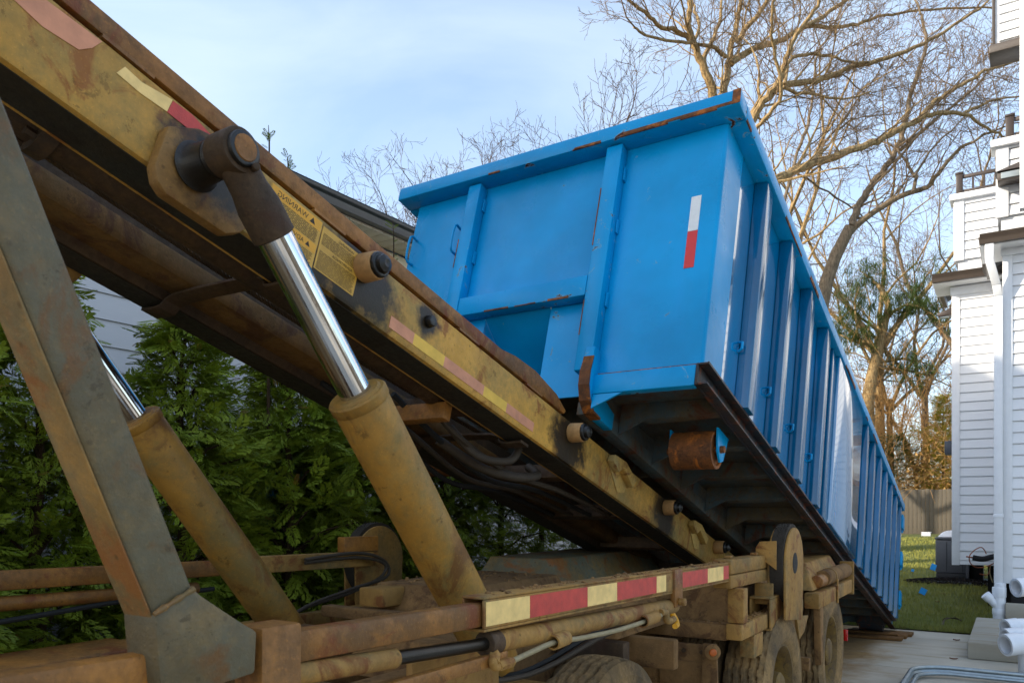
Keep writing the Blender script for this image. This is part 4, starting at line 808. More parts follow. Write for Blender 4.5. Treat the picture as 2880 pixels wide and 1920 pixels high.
# rear corner: side beam, rolled flap with strap, tapered box
bx('rear_side_beam', 'mud', truck, -1.36, -1.25, 6.20, 7.62, .92, 1.04, .010); bx('rear_end_plate', 'mud', truck, -1.36, -1.238, 7.63, 7.66, .90, 1.20, .006)
fl = cyl('rolled_flap', 'mud_heavy', truck, V(-1.31, 6.62, 1.12), V(-1.31, 7.60, 1.12), .066, None, 28, .008); MB().lathe([(0, .067), (.0, .071), (.03, .071), (.03, .067)], V(-1.31, 6.85, 1.12), (0,1,0), 28, True).build('flap_strap', 'mud', fl, 0, True); cyl('flap_core', 'mud_rust', fl, V(-1.31, 6.40, 1.11), V(-1.31, 6.618, 1.11), .05, None, 20, .006)
bx('beam_strap', 'mud', truck, -1.246, -1.236, 6.87, 6.91, .90, 1.10, .002)
MB().hexa([V(-1.72, 6.25, 1.05), V(-1.30, 6.25, 1.05), V(-1.30, 7.5, 1.06), V(-1.72, 7.5, 1.06), V(-1.66, 6.45, 1.27), V(-1.40, 6.45, 1.25), V(-1.40, 7.4, 1.27), V(-1.66, 7.4, 1.27)]).build('tool_box', 'mud', truck, .015)
# wheel brackets and guards
MB().prism([V(-1.42, 5.66, .935), V(-1.42, 6.32, .935), V(-1.42, 6.32, .62), V(-1.42, 6.24, .60), V(-1.42, 5.9, .70)], (.012, 0, 0)).build('guard_plate', 'mud_heavy', truck, .003)
MB().prism([V(-1.30, 6.24, .93), V(-1.30, 6.36, .93), V(-1.30, 6.36, .52), V(-1.30, 6.28, .48)], (.05, 0, 0)).build('guard_post', 'mud_heavy', truck, .004); bx('guard_bar', 'mud_heavy', truck, -2.0, -1.302, 6.10, 6.16, .46, .56, .006)
MB().prism([V(-1.30, 5.62, .932), V(-1.30, 5.98, .90), V(-1.30, 5.86, .80), V(-1.30, 5.70, .76)], (.02, 0, 0)).build('guard_gusset', 'mud', truck, .003)
# sloped mud-spattered cover between post and chassis
MB().hexa([V(-2.15, 4.62, 1.0), V(-1.42, 4.62, 1.0), V(-1.42, 5.3, 1.0), V(-2.15, 5.3, 1.0), V(-1.95, 4.74, 1.24), V(-1.50, 4.74, 1.24), V(-1.50, 5.3, 1.26), V(-1.95, 5.3, 1.26)]).build('hopper_cover', 'mud_heavy', truck, .012)
cyl('air_tank', 'mud_heavy', truck, V(-1.62, 4.9, 1.16), V(-1.62, 5.9, 1.16), .08, None, 28, .02)
bx('splash_panel', 'mud_heavy', truck, -2.5, -1.46, 4.36, 4.39, .35, .90, .008); bx('splash_panel', 'mud_heavy', truck, -1.78, -1.455, 4.34, 4.357, .55, .80, .006)
am = MB().lathe([(0, .001), (0, .045), (.02, .045), (.03, .03), (.034, .001)], pY(2003, 1831, 4.28), (.5, -1, 0), 24).build('marker_lamp', 'mud_heavy', truck, 0, True); MB().lathe([(.034, .022), (.040, .018), (.042, .001)], pY(2003, 1831, 4.28), (.5, -1, 0), 16).build('lamp_lens', 'amber', am, 0, True)
MB().prism([V(-1.50, 4.30, .92), V(-1.42, 4.30, .92), V(-1.40, 4.30, .30), V(-1.52, 4.30, .30)], (0, .02, 0)).build('mud_flap', 'mud_heavy', truck, .004)
bx('tail_lamp', 'red_lens', truck, -1.27, -1.235, 7.30, 7.33, .52, .62, .004)
# chassis: main beams, crossmembers, tanks and covers seen between the rails
for sg in (1, -1): bx('chassis_beam', 'mud_heavy', truck, XC+sg*.45-.045, XC+sg*.45+.045, -3.5, 7.3, .72, 1.02, .01)
for y in (-2, -.5, 1.0, 2.2, 3.6, 4.9, 6.2, 7.2): bx('chassis_crossmember', 'mud_heavy', truck, XC-.404, XC+.404, y, y+.12, .76, .96, .01)
for y0, y1 in ((2.35, 2.95),):
    for sg in (1, -1): bx('cylinder_base', 'mud', truck, min(XC+sg*.50, XC+sg*.80), max(XC+sg*.50, XC+sg*.80), y0+.1, y1+.25, .62, .86, .01)
def cover(x0, x1, y0, y1, z0, z1, ch, m='mud_heavy', nm='deck_cover'):
    return MB().hexa([V(x0,y0,z0), V(x1,y0,z0), V(x1,y1,z0), V(x0,y1,z0), V(x0+ch,y0+ch,z1), V(x1-ch,y0+ch,z1), V(x1-ch,y1-ch,z1), V(x0+ch,y1-ch,z1)]).build(nm, m, truck, .012)
cover(-3.10, -2.28, 3.1, 4.3, 1.03, 1.28, .11); cover(-3.46, -2.6, 4.6, 6.6, 1.0, 1.33, .16, 'arm_paint', 'rear_fender'); cover(-2.42, -1.75, 3.7, 4.5, 1.0, 1.16, .09); cover(-2.55, -2.0, 2.5, 3.0, .95, 1.12, .06)
bx('step_bar', 'mud_heavy', truck, -3.2, -2.05, 2.98, 3.06, 1.10, 1.16, .01); bx('step_bar', 'mud_heavy', truck, -3.4, -2.1, 2.72, 2.80, 1.02, 1.09, .01); bx('valve_block', 'mud', truck, -2.95, -2.78, 3.02, 3.2, 1.17, 1.27, .01)
bx('lower_side_panel', 'mud_rust', truck, XR-.06, XR-.03, 1.19, 1.78, .80, 1.23, .008); bx('lower_side_panel', 'mud', truck, XR-.30, XR-.27, 1.9, 2.4, .9, 1.2, .008); bx('lower_side_rail', 'mud_rust', truck, XR-.03, XR+.0, .5, 2.05, 1.205, 1.245, .006)
MB().prism([V(-1.98, 2.45, .75), V(-1.98, 2.55, 1.12), V(-1.98, 2.85, 1.16), V(-1.98, 2.75, .7)], (.16, 0, 0)).build('hanger_plate', 'mud', truck, .01)
# left rail, simpler, with hoses and its own end roller
XL = 2*XC - XR
lr = rbox('side_rail_sleeve', 'mud', truck, XL-.0, XL+.085, 2.9, 4.0, -.10, 0, .008); rbox('side_rail_slide', 'mud_rust', truck, XL+.012, XL+.07, .3, 2.92, -.10, -.012, .010)
cyl('rail_ram', 'mud_rust', truck, TR(XL+.04, .3, -.16), TR(XL+.04, 2.6, -.16), .034, None, 24, .005); pipe('hydraulic_hose', 'rubber', truck, smoothpath([TR(XL+.06, .6, -.27), TR(XL+.06, 1.4, -.25), TR(XL+.06, 2.2, -.19), TR(XL+.05, 2.7, -.17)]), .013, 8)
bx('scraper_plate', 'mud_rust', truck, XL+.03, XL+.10, 3.66, 3.98, 1.40, 1.50, .004); bx('rail_hanger', 'mud', truck, XL+.02, XL+.06, 2.94, 3.0, 1.20, 1.31, .004)
for k in range(2): pipe('hydraulic_hose', 'hose', truck, smoothpath([TR(XL+.12, 3.3, -.03-.02*k), TR(XL+.17, 3.7, .0-.03*k), TR(XL+.18, 3.95, -.06-.02*k), TR(XL+.2, 3.95-.06*k, -.17), TR(XL+.3, 3.5, -.22-.02*k), TR(XL+.4, 3.0, -.30), TR(XL+.42, 2.9, -.45)]), .011, 8)
bx('lower_tube', 'mud', truck, XL-.0, XL+.09, 1.0, 5.6, .94, 1.03, .01); bx('left_fender', 'mud_rust', truck, -3.72, -3.35, 1.2, 2.1, 1.02, 1.06, .01); bx('lower_side_rail', 'mud_rust', truck, -3.0, -2.93, .4, 2.6, 1.0, 1.09, .008)
# ---- tarp arm in the foreground, with gusset on the rail
AXF = XR+.02
# outer face edges: right edge and left edge in the plane of the arm
ra, rb = pX(-120, -60, AXF), pX(545, 1655, AXF); la_, lb_ = None, None
ad_ = (rb-ra).normalized(); an_ = Vector((0, ad_.z, -ad_.y))           # in-plane normal, towards the viewer's left
if an_.y > 0: an_ = -an_
WID = .092
arm = MB().hexa([ra, rb+ad_*.06, rb+ad_*.06+an_*WID, ra+an_*WID, ra-V(.10,0,0), rb+ad_*.06-V(.10,0,0), rb+ad_*.06+an_*WID-V(.10,0,0), ra+an_*WID-V(.10,0,0)]).build('tarp_arm', 'arm_dark', truck, .012, False, 3)
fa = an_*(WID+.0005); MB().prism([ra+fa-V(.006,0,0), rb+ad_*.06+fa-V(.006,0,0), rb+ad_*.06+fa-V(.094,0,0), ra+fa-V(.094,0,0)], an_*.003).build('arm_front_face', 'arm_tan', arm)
gp = [(545,1655),(566,1674),(678,1749),(722,1774),(716,1892),(540,1950),(450,1950),(432,1729)]
g0_ = [pX(x, y, AXF+.004) for x, y in gp]
MB().prism([p - V(.104,0,0) for p in g0_], (.108, 0, 0)).build('arm_gusset', 'arm_dark', truck, .008)
we = [pX(432,1727,AXF+.006), pX(545,1655,AXF+.006)]; pipe('weld_bead', 'arm_tan', arm, [we[0].lerp(we[1], k/8) for k in range(9)], [.004+.0015*((k*7) % 3) for k in range(9)], 7)
# tyres with zig-zag grooves
def tyre_mesh(R_o=.505, width=.27, seg_=150, cols_=30):
    vs = []; fs = []; 
    for i in range(seg_):
        a = 2*math.pi*i/seg_
        for j in range(cols_+1):
            u = j/cols_; x = (u-.5)*width*.90; r = R_o - .014*abs(2*u-1)**3
            for k, c in enumerate((.2, .4, .6, .8)):
                zc = c + .018*(1 if ((i//3) % 2) else -1)
                if abs(u-zc) < .024: r -= .017
            if (u < .09 or u > .91) and (i % 6) < 2: r -= .014
            vs.append((x, r*math.cos(a), r*math.sin(a)))
    n_ = cols_+1
    for i in range(seg_):
        for j in range(cols_): fs.append((i*n_+j, ((i+1) % seg_)*n_+j, ((i+1) % seg_)*n_+j+1, i*n_+j+1))
    side = [(.90*.5, R_o-.014), (.5, R_o-.05), (.535, R_o-.11), (.52, R_o-.16), (.46, R_o-.20), (.40, R_o-.215)]
    b = MB().add(vs, fs)
    for sg in (1, -1):
        prof = [(sg*t_*width, r) for t_, r in side]
        for k, rr in ((1, .015),): prof.insert(2, (sg*(.522*width+.004), R_o-.075)); prof.insert(3, (sg*.525*width, R_o-.082))
        b.lathe(prof, (0,0,0), (1,0,0), 72)
    return b
def wheel(x, y, sg=1, lab=None, first=[None]):
    if first[0] is None:
        ty = tyre_mesh().build('wheel', 'tyre_mud', truck, 0, True); ty.name = 'wheel'
        rm = MB().lathe([(.10, .292), (.118, .300), (.118, .285), (.09, .262), (.02, .25), (-.02, .235), (-.035, .16), (.0, .13), (.02, .115), (.10, .11), (.115, .09), (.118, .001)], (0,0,0), (1,0,0), 48).build('rim', 'rim_paint', ty, 0, True)
        nb = MB()
        for k in range(10): a = k*math.pi/5; nb.tube([(-.035, .185*math.cos(a), .185*math.sin(a)), (.02, .185*math.cos(a), .185*math.sin(a))], .018, 6)
        nt = nb.build('wheel_nuts', 'rim_paint', ty, 0, False, 2, 'stuff'); first[0] = (ty, rm, nt); w_ = ty
    else:
        w_ = bpy.data.objects.new('wheel', first[0][0].data); col.objects.link(w_); w_.parent = truck; w_.matrix_parent_inverse = Matrix.Translation(-truck.location)
        for c_ in first[0][1:]: o = c_.copy(); col.objects.link(o); o.parent = w_; o.matrix_parent_inverse = Matrix.Identity(4)
    w_.location = (x, y, .505); w_.rotation_euler = (random.random()*6, 0, 0) if sg > 0 else (random.random()*6, 0, math.pi)
    return w_
for y in (6.78, 5.20):
    wheel(-1.395, y); wheel(-1.70, y, -1); wheel(2*XC+1.395, y, -1); wheel(2*XC+1.70, y)
    cyl('axle', 'mud_heavy', truck, V(-3.9, y, .505), V(-1.3, y, .505), .09, None, 20)
wheel(-1.62, 3.2); wheel(2*XC+1.565, 2.95, -1); cyl('axle', 'mud_heavy', truck, V(-3.6, 3.2, .5), V(-1.6, 3.3, .5), .08, None, 20)

# bolts, brackets and lines on the lower right side
R_ = random.Random(21)
for k in range(9): cyl('panel_bolt', 'mud_dark', truck, V(-2.4+k*.11, 4.335, .86), V(-2.4+k*.11, 4.352, .86), .012, None, 6, .0)
for k in range(5): cyl('panel_bolt', 'mud_dark', truck, V(XR-.029, 1.26+k*.11, 1.19), V(XR-.016, 1.26+k*.11, 1.19), .012, None, 6, .0)
for i in range(2): pipe('air_line', 'rubber' if i % 2 else 'hose', truck, smoothpath([V(-1.9-.06*i, 2.3, 1.02+.02*i), V(-1.75-.05*i, 2.8, .98), V(-1.72-.04*i, 3.5, 1.06+.015*i), V(-1.8-.05*i, 4.2, 1.05), V(-2.0, 4.5, 1.08)]), .012, 7)
bx('frame_bracket', 'mud_dark', truck, -2.05, -1.66, 3.58, 3.66, .78, 1.01, .01); bx('frame_bracket', 'mud_heavy', truck, -2.06, -1.50, 3.86, 3.93, .84, 1.0, .012)
b = MB()
for k in range(420):          # clods of dried mud on top of beams and covers
    x, y, zt = R_.choice([(R_.uniform(-1.94, -1.52), R_.uniform(4.76, 5.28), 1.245), (R_.uniform(-3.0, -2.38), R_.uniform(3.22, 4.18), 1.282), (R_.uniform(-2.38, -1.42), R_.uniform(4.42, 4.5), 1.021), (R_.uniform(-1.385, -1.305), R_.uniform(4.4, 5.5), 1.034), (R_.uniform(-1.425, -1.36), R_.uniform(1.95, 4.3), None)])
    if zt is None: zt = rz(y)+.001
    r = R_.uniform(.004, .013); b.lathe([(0, r), (r*.5, r*.75), (r*.8, .0005)], V(x, y, zt-.001), (R_.gauss(0,.3), R_.gauss(0,.3), 1), 6)
b.build('mud_clods', 'mud_heavy', truck, 0, True, 2, 'stuff')
# ------------------------------------------------------------------ vegetation
def npmesh(name, verts, faces, mat, parent=None, kind=None, smooth=False):
    """fast mesh from numpy arrays, faces (n, k) of equal size"""
    me = bpy.data.meshes.new(name); n, k = faces.shape
    me.vertices.add(len(verts)); me.vertices.foreach_set('co', np.asarray(verts, np.float32).ravel())
    me.loops.add(n*k); me.loops.foreach_set('vertex_index', faces.astype(np.int32).ravel())
    me.polygons.add(n); me.polygons.foreach_set('loop_start', np.arange(0, n*k, k, dtype=np.int32))
    try: me.polygons.foreach_set('loop_total', np.full(n, k, np.int32))
    except Exception: pass
    me.update(calc_edges=True); me.validate()
    o = obj(name, me, mat, parent, False, kind)
    if smooth: me.polygons.foreach_set('use_smooth', [True]*n)
    return o
def frond(seed):
    """flat feathery cedar spray along +x, unit length; (verts, tris)"""
    R_ = random.Random(seed); vs = []; fs = []
    def finger(p, a, l_, w):
        d = Vector((math.cos(a), math.sin(a), 0)); s_ = Vector((-d.y, d.x, 0))*w; o = len(vs); m_ = p + d*l_*.55
        dz = Vector((0, 0, -.22*l_)); vs.extend([p, m_+s_+dz*.4, p + d*l_ + dz, m_-s_+dz*.4]); fs.extend([(o, o+1, o+2), (o, o+2, o+3)])
    def tri(p, a, l_, w):
        d = Vector((math.cos(a), math.sin(a), -.2)); s_ = Vector((-d.y, d.x, 0))*w; o = len(vs); vs.extend([p-s_, p+s_, p + d*l_]); fs.append((o, o+1, o+2))
    n = 7
    for i in range(n):
        t_ = .10 + .86*i/(n-1); base = Vector((t_, .02*math.sin(i*2.3), -.16*t_*t_)); L_ = .42*(1-t_)**.7*(.45+t_*1.2) + .10
        for sg in (-1, 1):
            a = sg*(.85 - .3*t_ + R_.uniform(-.1, .1)); finger(base, a, L_, .030)
            d = Vector((math.cos(a), math.sin(a), -.15)); tri(base + d*L_*.35, a-sg*.6, L_*.46, .030); tri(base + d*L_*.42, a+sg*.5, L_*.40, .028); tri(base + d*L_*.68, a-sg*.5, L_*.34, .026)
    finger(Vector((0,0,0)), 0, .6, .012); finger(Vector((.9,0,-.13)), 0, .2, .03)
    return np.array([tuple(v) for v in vs]), np.array(fs)
FR = [frond(i) for i in range(4)]
def scatter(protos, pos, dirs, ups, size, rng):
    VS = []; FS = []; off = 0
    for i in range(len(pos)):
        v, f = protos[i % len(protos)]; x = dirs[i]; z = ups[i] - x*np.dot(ups[i], x); z /= (np.linalg.norm(z)+1e-9); y = np.cross(z, x)
        VS.append((v[:, :1]*x + v[:, 1:2]*y + v[:, 2:3]*z)*size[i] + pos[i]); FS.append(f + off); off += len(v)
    return np.concatenate(VS), np.concatenate(FS)
def unit(a): return a/(np.linalg.norm(a, axis=1, keepdims=True)+1e-9)
def cedar(x, y, hgt, rad, seed, lab, nfr=1250, s0=.12, s1=.25):
    rng = np.random.default_rng(seed); t_ = thing('evergreen_tree', lab, 'tree', (x, y, 0), 'evergreen hedge trees along the grey house')
    trk = MB(); trk.tube([(x+.04*math.sin(k*1.3+seed), y+.04*math.cos(k*1.7+seed), hgt*k/8-.05) for k in range(9)], [.055*(1-k/9.5) for k in range(9)], 8); 
    h_ = rng.random(nfr)**.9; zz = .12 + h_*(hgt-.15); env = rad*np.clip(1.12*(1-h_)**.55 + .10, .1, 1)*(.8 + .25*np.sin(zz*5+seed) * .5)
    ang = rng.random(nfr)*2*math.pi; rr = env*np.sqrt(.25 + .75*rng.random(nfr))*rng.uniform(.75, 1.12, nfr)
    pos = np.stack([x + rr*np.cos(ang), y + rr*np.sin(ang), zz], 1)
    out = np.stack([np.cos(ang), np.sin(ang), rng.uniform(-.35, .55, nfr)], 1) + rng.normal(0, .38, (nfr, 3)); out = unit(out)
    ups = unit(np.stack([rng.normal(0, .5, nfr), rng.normal(0, .5, nfr), np.ones(nfr)], 1) + .5*np.stack([np.cos(ang), np.sin(ang), 0*ang], 1))
    sz = rng.uniform(s0, s1, nfr)
    v, f = scatter(FR, pos - out*sz[:, None]*.3, out, ups, sz, rng); npmesh('foliage', v, f, 'cedar', t_, 'stuff')
    k = 60; sel = rng.choice(nfr, k, False); v, f = scatter(FR, pos[sel]+out[sel]*.12, unit(out[sel]+rng.normal(0,.3,(k,3))), ups[sel], sz[sel]*.35, rng); npmesh('seed_tips', v, f, 'cedar_tip', t_, 'stuff')
    for i in range(46):
        j = rng.integers(nfr); p = pos[j]; trk.tube([(x, y, max(.1, p[2]-.25)), tuple((np.array([x, y, p[2]-.12])+p)/2), tuple(p)], [.012, .009, .004], 4)
    if hgt > 3.3:
        pass
    trk.build('trunk', 'bark_dark', t_, 0, True); return t_
HX = -4.75
hedge = [(0.55,3.35,'at the left edge of the frame, seen behind the tarp arm'), (1.45,3.5,'just right of the foreground tarp arm'), (2.3,3.2,'behind the left chrome lift rod'), (3.15,3.1,'between the two lift cylinders, with rusty seed tips'), (4.05,3.2,'seen through the gap under the hoist rails'), (4.95,3.5,'behind the left end roller'), (5.95,3.6,'behind the right lift cylinder barrel'), (7.0,3.4,'under the middle of the container'), (8.1,3.2,'low behind the rear fender'), (9.3,3.1,'furthest back beside the container')]
for i, (y, hgt, lab) in enumerate(hedge): cedar(HX + .12*math.sin(i*2.2), y, hgt-.1, .80, 20+i, 'dense green evergreen ' + lab, 1950 if y < 7.5 else 500)
for i, y in enumerate((1.0, 1.9, 2.75, 3.6, 4.5, 5.45, 6.5)): cedar(HX-.55, y, 2.35+.12*(i % 3), .62, 60+i, ['darker evergreen of the back row behind the tarp arm', 'darker evergreen of the back row, left of the left lift rod', 'darker evergreen of the back row behind the left barrel top', 'darker evergreen of the back row between the two barrels', 'darker evergreen of the back row left of the right barrel', 'darker evergreen of the back row behind the right barrel', 'darker evergreen of the back row under the container front'][i], 420, .2, .36)
# leaders sticking up above the rails
tw = MB()
def twig_at(px, py, h_, X_=-4.6):
    p = pX(px, py, X_); t_ = thing('evergreen_sapling', 'thin evergreen leader shoot poking above the hoist rail at px' , 'sapling', (p.x, p.y, 0), 'thin shoots above the hoist'); b = MB()
    b.tube([(p.x, p.y, 2.2), (p.x+.01, p.y, p.z-h_*.4), tuple(p)], [.014, .006, .002], 5); b.build('stem', 'bark_dark', t_, 0, True); b = MB(); R_ = random.Random(int(px))
    vs = []; n = 14
    pos = np.array([[p.x, p.y, p.z - h_*R_.random()**1.0] for _ in range(n)]); a = np.array([R_.random()*6.28 for _ in range(n)]); d = unit(np.stack([np.cos(a), np.sin(a), np.full(n, .7)], 1)); ups = unit(np.stack([np.zeros(n), np.full(n, .3), np.ones(n)], 1))
    v, f = scatter(FR, pos, d, ups, np.array([R_.uniform(.03, .07) for _ in range(n)]), None); npmesh('foliage', v, f, 'cedar', t_, 'stuff'); return t_
for (px, py, h_, lab) in ((755, 352, .3, 'slender evergreen shoot rising above the big lift pin'), (808, 440, .16, 'short evergreen shoot just above the rail right of the lift pin'), (1105, 618, .5, 'bright evergreen shoot in front of the grey eave')): twig_at(px, py, h_)['label'] = lab
# ---- bare trees
class Bare:
    """tapered limbs plus recursive twigs; thick wood and fine twigs kept in two meshes"""
    def __init__(s, seed, rmin=.0060): s.rmin = rmin; s.R = random.Random(seed); s.thick = MB(); s.v = []; s.f = []
    def thin(s, pts, r0, r1):
        n = len(pts); o = len(s.v)
        for i, p in enumerate(pts):
            d = (pts[min(i+1, n-1)] - pts[max(i-1, 0)]).normalized(); a = Vector((0,0,1)) if abs(d.z) < .9 else Vector((1,0,0)); u = d.cross(a).normalized(); w = d.cross(u); r = r0 + (r1-r0)*i/(n-1)
            for k in range(3): q = 2.094*k; s.v.append(tuple(p + (u*math.cos(q)+w*math.sin(q))*r))
        for i in range(n-1):
            for k in range(3): a_ = o+i*3+k; b_ = o+i*3+(k+1) % 3; s.f.append((a_, b_, b_+3, a_+3))
    def grow(s, p, d, length, r, lev, up=.25, dens=1.0):
        R_ = s.R; n = 5 if lev > 1 else 4; pts = [p.copy()]; d = d.normalized(); cur = p.copy(); ds = []
        for i in range(n):
            d = (d + Vector((R_.gauss(0, .20), R_.gauss(0, .20), R_.gauss(0, .16) + up*.16))).normalized(); cur = cur + d*(length/n); pts.append(cur.copy()); ds.append(d.copy())
        r1 = max(s.rmin*.8, r*.22)
        if r > .03: s.thick.tube(pts, [r + (r1-r)*i/n for i in range(n+1)], 6 if r > .06 else 5, False)
        else: s.thin(pts, r, r1)
        if lev <= 0: return
        k = max(2, int(round((4.2 if lev > 1 else 3.6)*dens)))
        for j in range(k):
            t_ = .22 + .78*(j+R_.random()*.8)/k; t_ = min(t_, .99); i = min(n-1, int(t_*n)); f = t_*n-i; q = pts[i].lerp(pts[i+1], f); dd = ds[i]
            ax = Vector((R_.gauss(0,1), R_.gauss(0,1), R_.gauss(0,1))); ax = (ax - dd*ax.dot(dd)).normalized(); ang = R_.uniform(.45, .95)
            s.grow(q, dd*math.cos(ang) + ax*math.sin(ang), length*R_.uniform(.46, .74)*(1.1-t_*.35), max(s.rmin, r*(1-t_*.5)*R_.uniform(.40, .58)), lev-1, up, dens)
    def limb(s, pts, r0, r1, lev, step, ln, up=.3, dens=1.0):
        P = smoothpath(pts, 4); n = len(P); jit = [Vector((s.R.gauss(0, .02), s.R.gauss(0, .02), s.R.gauss(0, .02))) for _ in P]
        s.thick.tube([p+j for p, j in zip(P, jit)], [r0 + (r1-r0)*i/(n-1) for i in range(n)], 8, True); acc = 0
        for i in range(n-1):
            acc += (P[i+1]-P[i]).length
            while acc > step:
                acc -= step*s.R.uniform(.7, 1.3); dd = (P[i+1]-P[i]).normalized(); ax = Vector((s.R.gauss(0,1), s.R.gauss(0,1), s.R.gauss(.35, .8))); ax = (ax - dd*ax.dot(dd)).normalized(); a = s.R.uniform(.5, 1.0)
                f = i/(n-1); s.grow(P[i], dd*math.cos(a) + ax*math.sin(a), ln*s.R.uniform(.6, 1.15)*(1-.35*f), max(.012, (r0+(r1-r0)*f)*s.R.uniform(.28, .45)), lev, up, dens)
        dd = (P[-1]-P[-2]).normalized(); s.grow(P[-1], dd, ln*.9, r1*.9, lev, up, dens)
    def done(s, root, mat, twigmat=None):
        s.thick.build('trunk', mat, root, 0, True)
        if s.v: npmesh('twigs', np.array(s.v), np.array(s.f), twigmat or mat, root, 'stuff')
DA = 23.0; SC = DA/F_PX
def z3(pts, d0, d1, ox=1920, oy=0, k=.4082): # points read off the enlarged upper-right part of the photo, spread in depth from d0 to d1
    n = len(pts); return [pD(ox+x*k, oy+y*k, d0 + (d1-d0)*i/max(1, n-1)) for i, (x, y) in enumerate(pts)]
# big oak behind the container
oa = pD(2012, 620, DA); tA = thing('bare_oak', 'large bare oak behind the container with two forked stems and long spreading limbs', 'tree', (oa.x, oa.y, 0)); T = Bare(101)
T.thick.tube([V(oa.x-.15, oa.y, 0), V(oa.x-.1, oa.y, 3), pD(2016, 640, DA), pD(2010, 400, DA), pD(2008, 290, DA)], [.52, .42, .34, .27, .24], 12, False)
A = [([(215,690),(185,580),(130,430),(80,310),(45,200),(50,60),(60,-80)], .24,.10, 0,-1), ([(215,720),(270,660),(300,560),(320,420),(355,250),(385,100),(400,-40)], .22,.10, 0,1.5), ([(130,430),(190,300),(260,120),(270,-20)], .12,.06, 0,2),
     ([(368,300),(450,180),(560,40),(600,-60)], .15,.08, .5,0), ([(330,440),(430,370),(540,320),(700,270),(860,175),(980,110),(1130,0)], .17,.09, .6,2.5), ([(860,180),(1050,185),(1200,170),(1330,120),(1500,95),(1800,60),(2140,50)], .11,.05, 2,4),
     ([(300,400),(230,340),(100,300),(0,290),(-230,255),(-330,190)], .11,.05, .5,-2), ([(80,310),(0,230),(-140,190),(-260,90),(-400,-20)], .13,.06, 0,-2), ([(80,310),(110,180),(90,80),(40,-30)], .09,.05, 0,1)]
for p, r0, r1, d0, d1 in A: T.limb(z3(p, DA+d0, DA+d1), r0*.62, r1*.6, 3, .46, 2.5, .3, .8)
T.done(tA, 'bark_gold', 'twig_brown')
# second tree: long limbs sweeping right above the container
DB = 20.0; ob = pD(2060, 900, DB); tB = thing('bare_oak', 'bare tree behind the container rim whose golden limbs sweep far to the right', 'tree', (ob.x, ob.y, 0)); T = Bare(202)
T.thick.tube([V(ob.x, ob.y, 0), V(ob.x, ob.y, 2.5), pD(2068, 700, DB), pD(2090, 480, DB)], [.38, .33, .26, .2], 12, False)
B = [([(400,900),(480,800),(560,690),(690,590),(830,570),(1000,545),(1110,480),(1350,420),(1600,330),(1800,220),(2050,60)], .19,.06, 0,3), ([(480,830),(560,700),(650,580),(700,480),(720,380),(790,230),(900,80),(960,-40)], .16,.06, 0,-1), ([(450,1300),(650,1240),(780,1170),(950,1110),(1150,1040),(1350,970),(1500,880),(1600,830),(1720,790),(1850,775),(1950,790),(2060,860),(2200,940)], .21,.05, 0,2),
     ([(1610,830),(1720,720),(1850,630),(2000,545),(2100,480),(2330,410)], .12,.05, 1.5,2.5), ([(1930,785),(2100,710),(2340,660)], .08,.035, 1.8,2.4), ([(700,590),(760,400),(950,380),(1150,430),(1300,420)], .09,.04, .3,2), ([(690,610),(900,650),(1100,680),(1300,640)], .08,.03, .3,1),
     ([(500,900),(560,820),(680,650),(640,400),(610,200),(640,-20)], .09,.05, 0,-2)]
for p, r0, r1, d0, d1 in B: T.limb(z3(p, DB+d0, DB+d1), r0*.62, r1*.62, 3, .44, 2.4, .3, .8)
T.done(tB, 'bark_gold', 'twig_brown')
# third tree: leaning trunk right of the container top
DC = 24.0; oc = pD(2290, 1000, DC); tC = thing('bare_oak', 'bare tree with leaning smooth trunk between the container edge and the white house', 'tree', (oc.x, oc.y, 0)); T = Bare(303)
T.thick.tube([V(oc.x-.8, oc.y, .3), V(oc.x-.5, oc.y, 2.5), pD(2300, 900, DC), pD(2325, 790, DC), pD(2350, 720, DC), pD(2390, 640, DC)], [.34, .29, .24, .21, .19, .17], 12, False)
Cc = [([(1150,1568),(1210,1430),(1290,1290),(1380,1170),(1460,1050),(1510,930),(1560,700),(1620,500),(1680,300),(1640,100)], .22,.07, 0,1), ([(1150,1600),(1330,1450),(1560,1330),(1690,1280),(1760,1200),(1900,1030),(2000,980),(2150,900)], .17,.05, 0,-2), ([(1500,1030),(1700,850),(1900,700),(2060,560),(2200,340)], .11,.04, .5,2), ([(1590,1330),(1600,1220),(1540,1120),(1480,1030)], .10,.05, -1,0), ([(1600,1220),(1700,1050),(1850,900),(1950,800)], .07,.03, -1,1),
      ([(700,1400),(760,1130),(830,950),(880,800),(900,600),(930,380),(1040,200),(1100,0)], .10,.05, 2,4), ([(880,1150),(960,1020),(1100,830),(1200,700),(1350,500)], .09,.04, 1,4), ([(1060,900),(1150,830),(1300,800),(1450,790)], .05,.02, 2,3), ([(780,1200),(950,1290),(1180,1440),(1300,1560)], .06,.03, 1,2)]
for p, r0, r1, d0, d1 in Cc: T.limb(z3(p, DC+d0, DC+d1), r0*.58, r1*.62, 3, .46, 2.5, .3, .75)
T.done(tC, 'bark_grey', 'twig_brown')
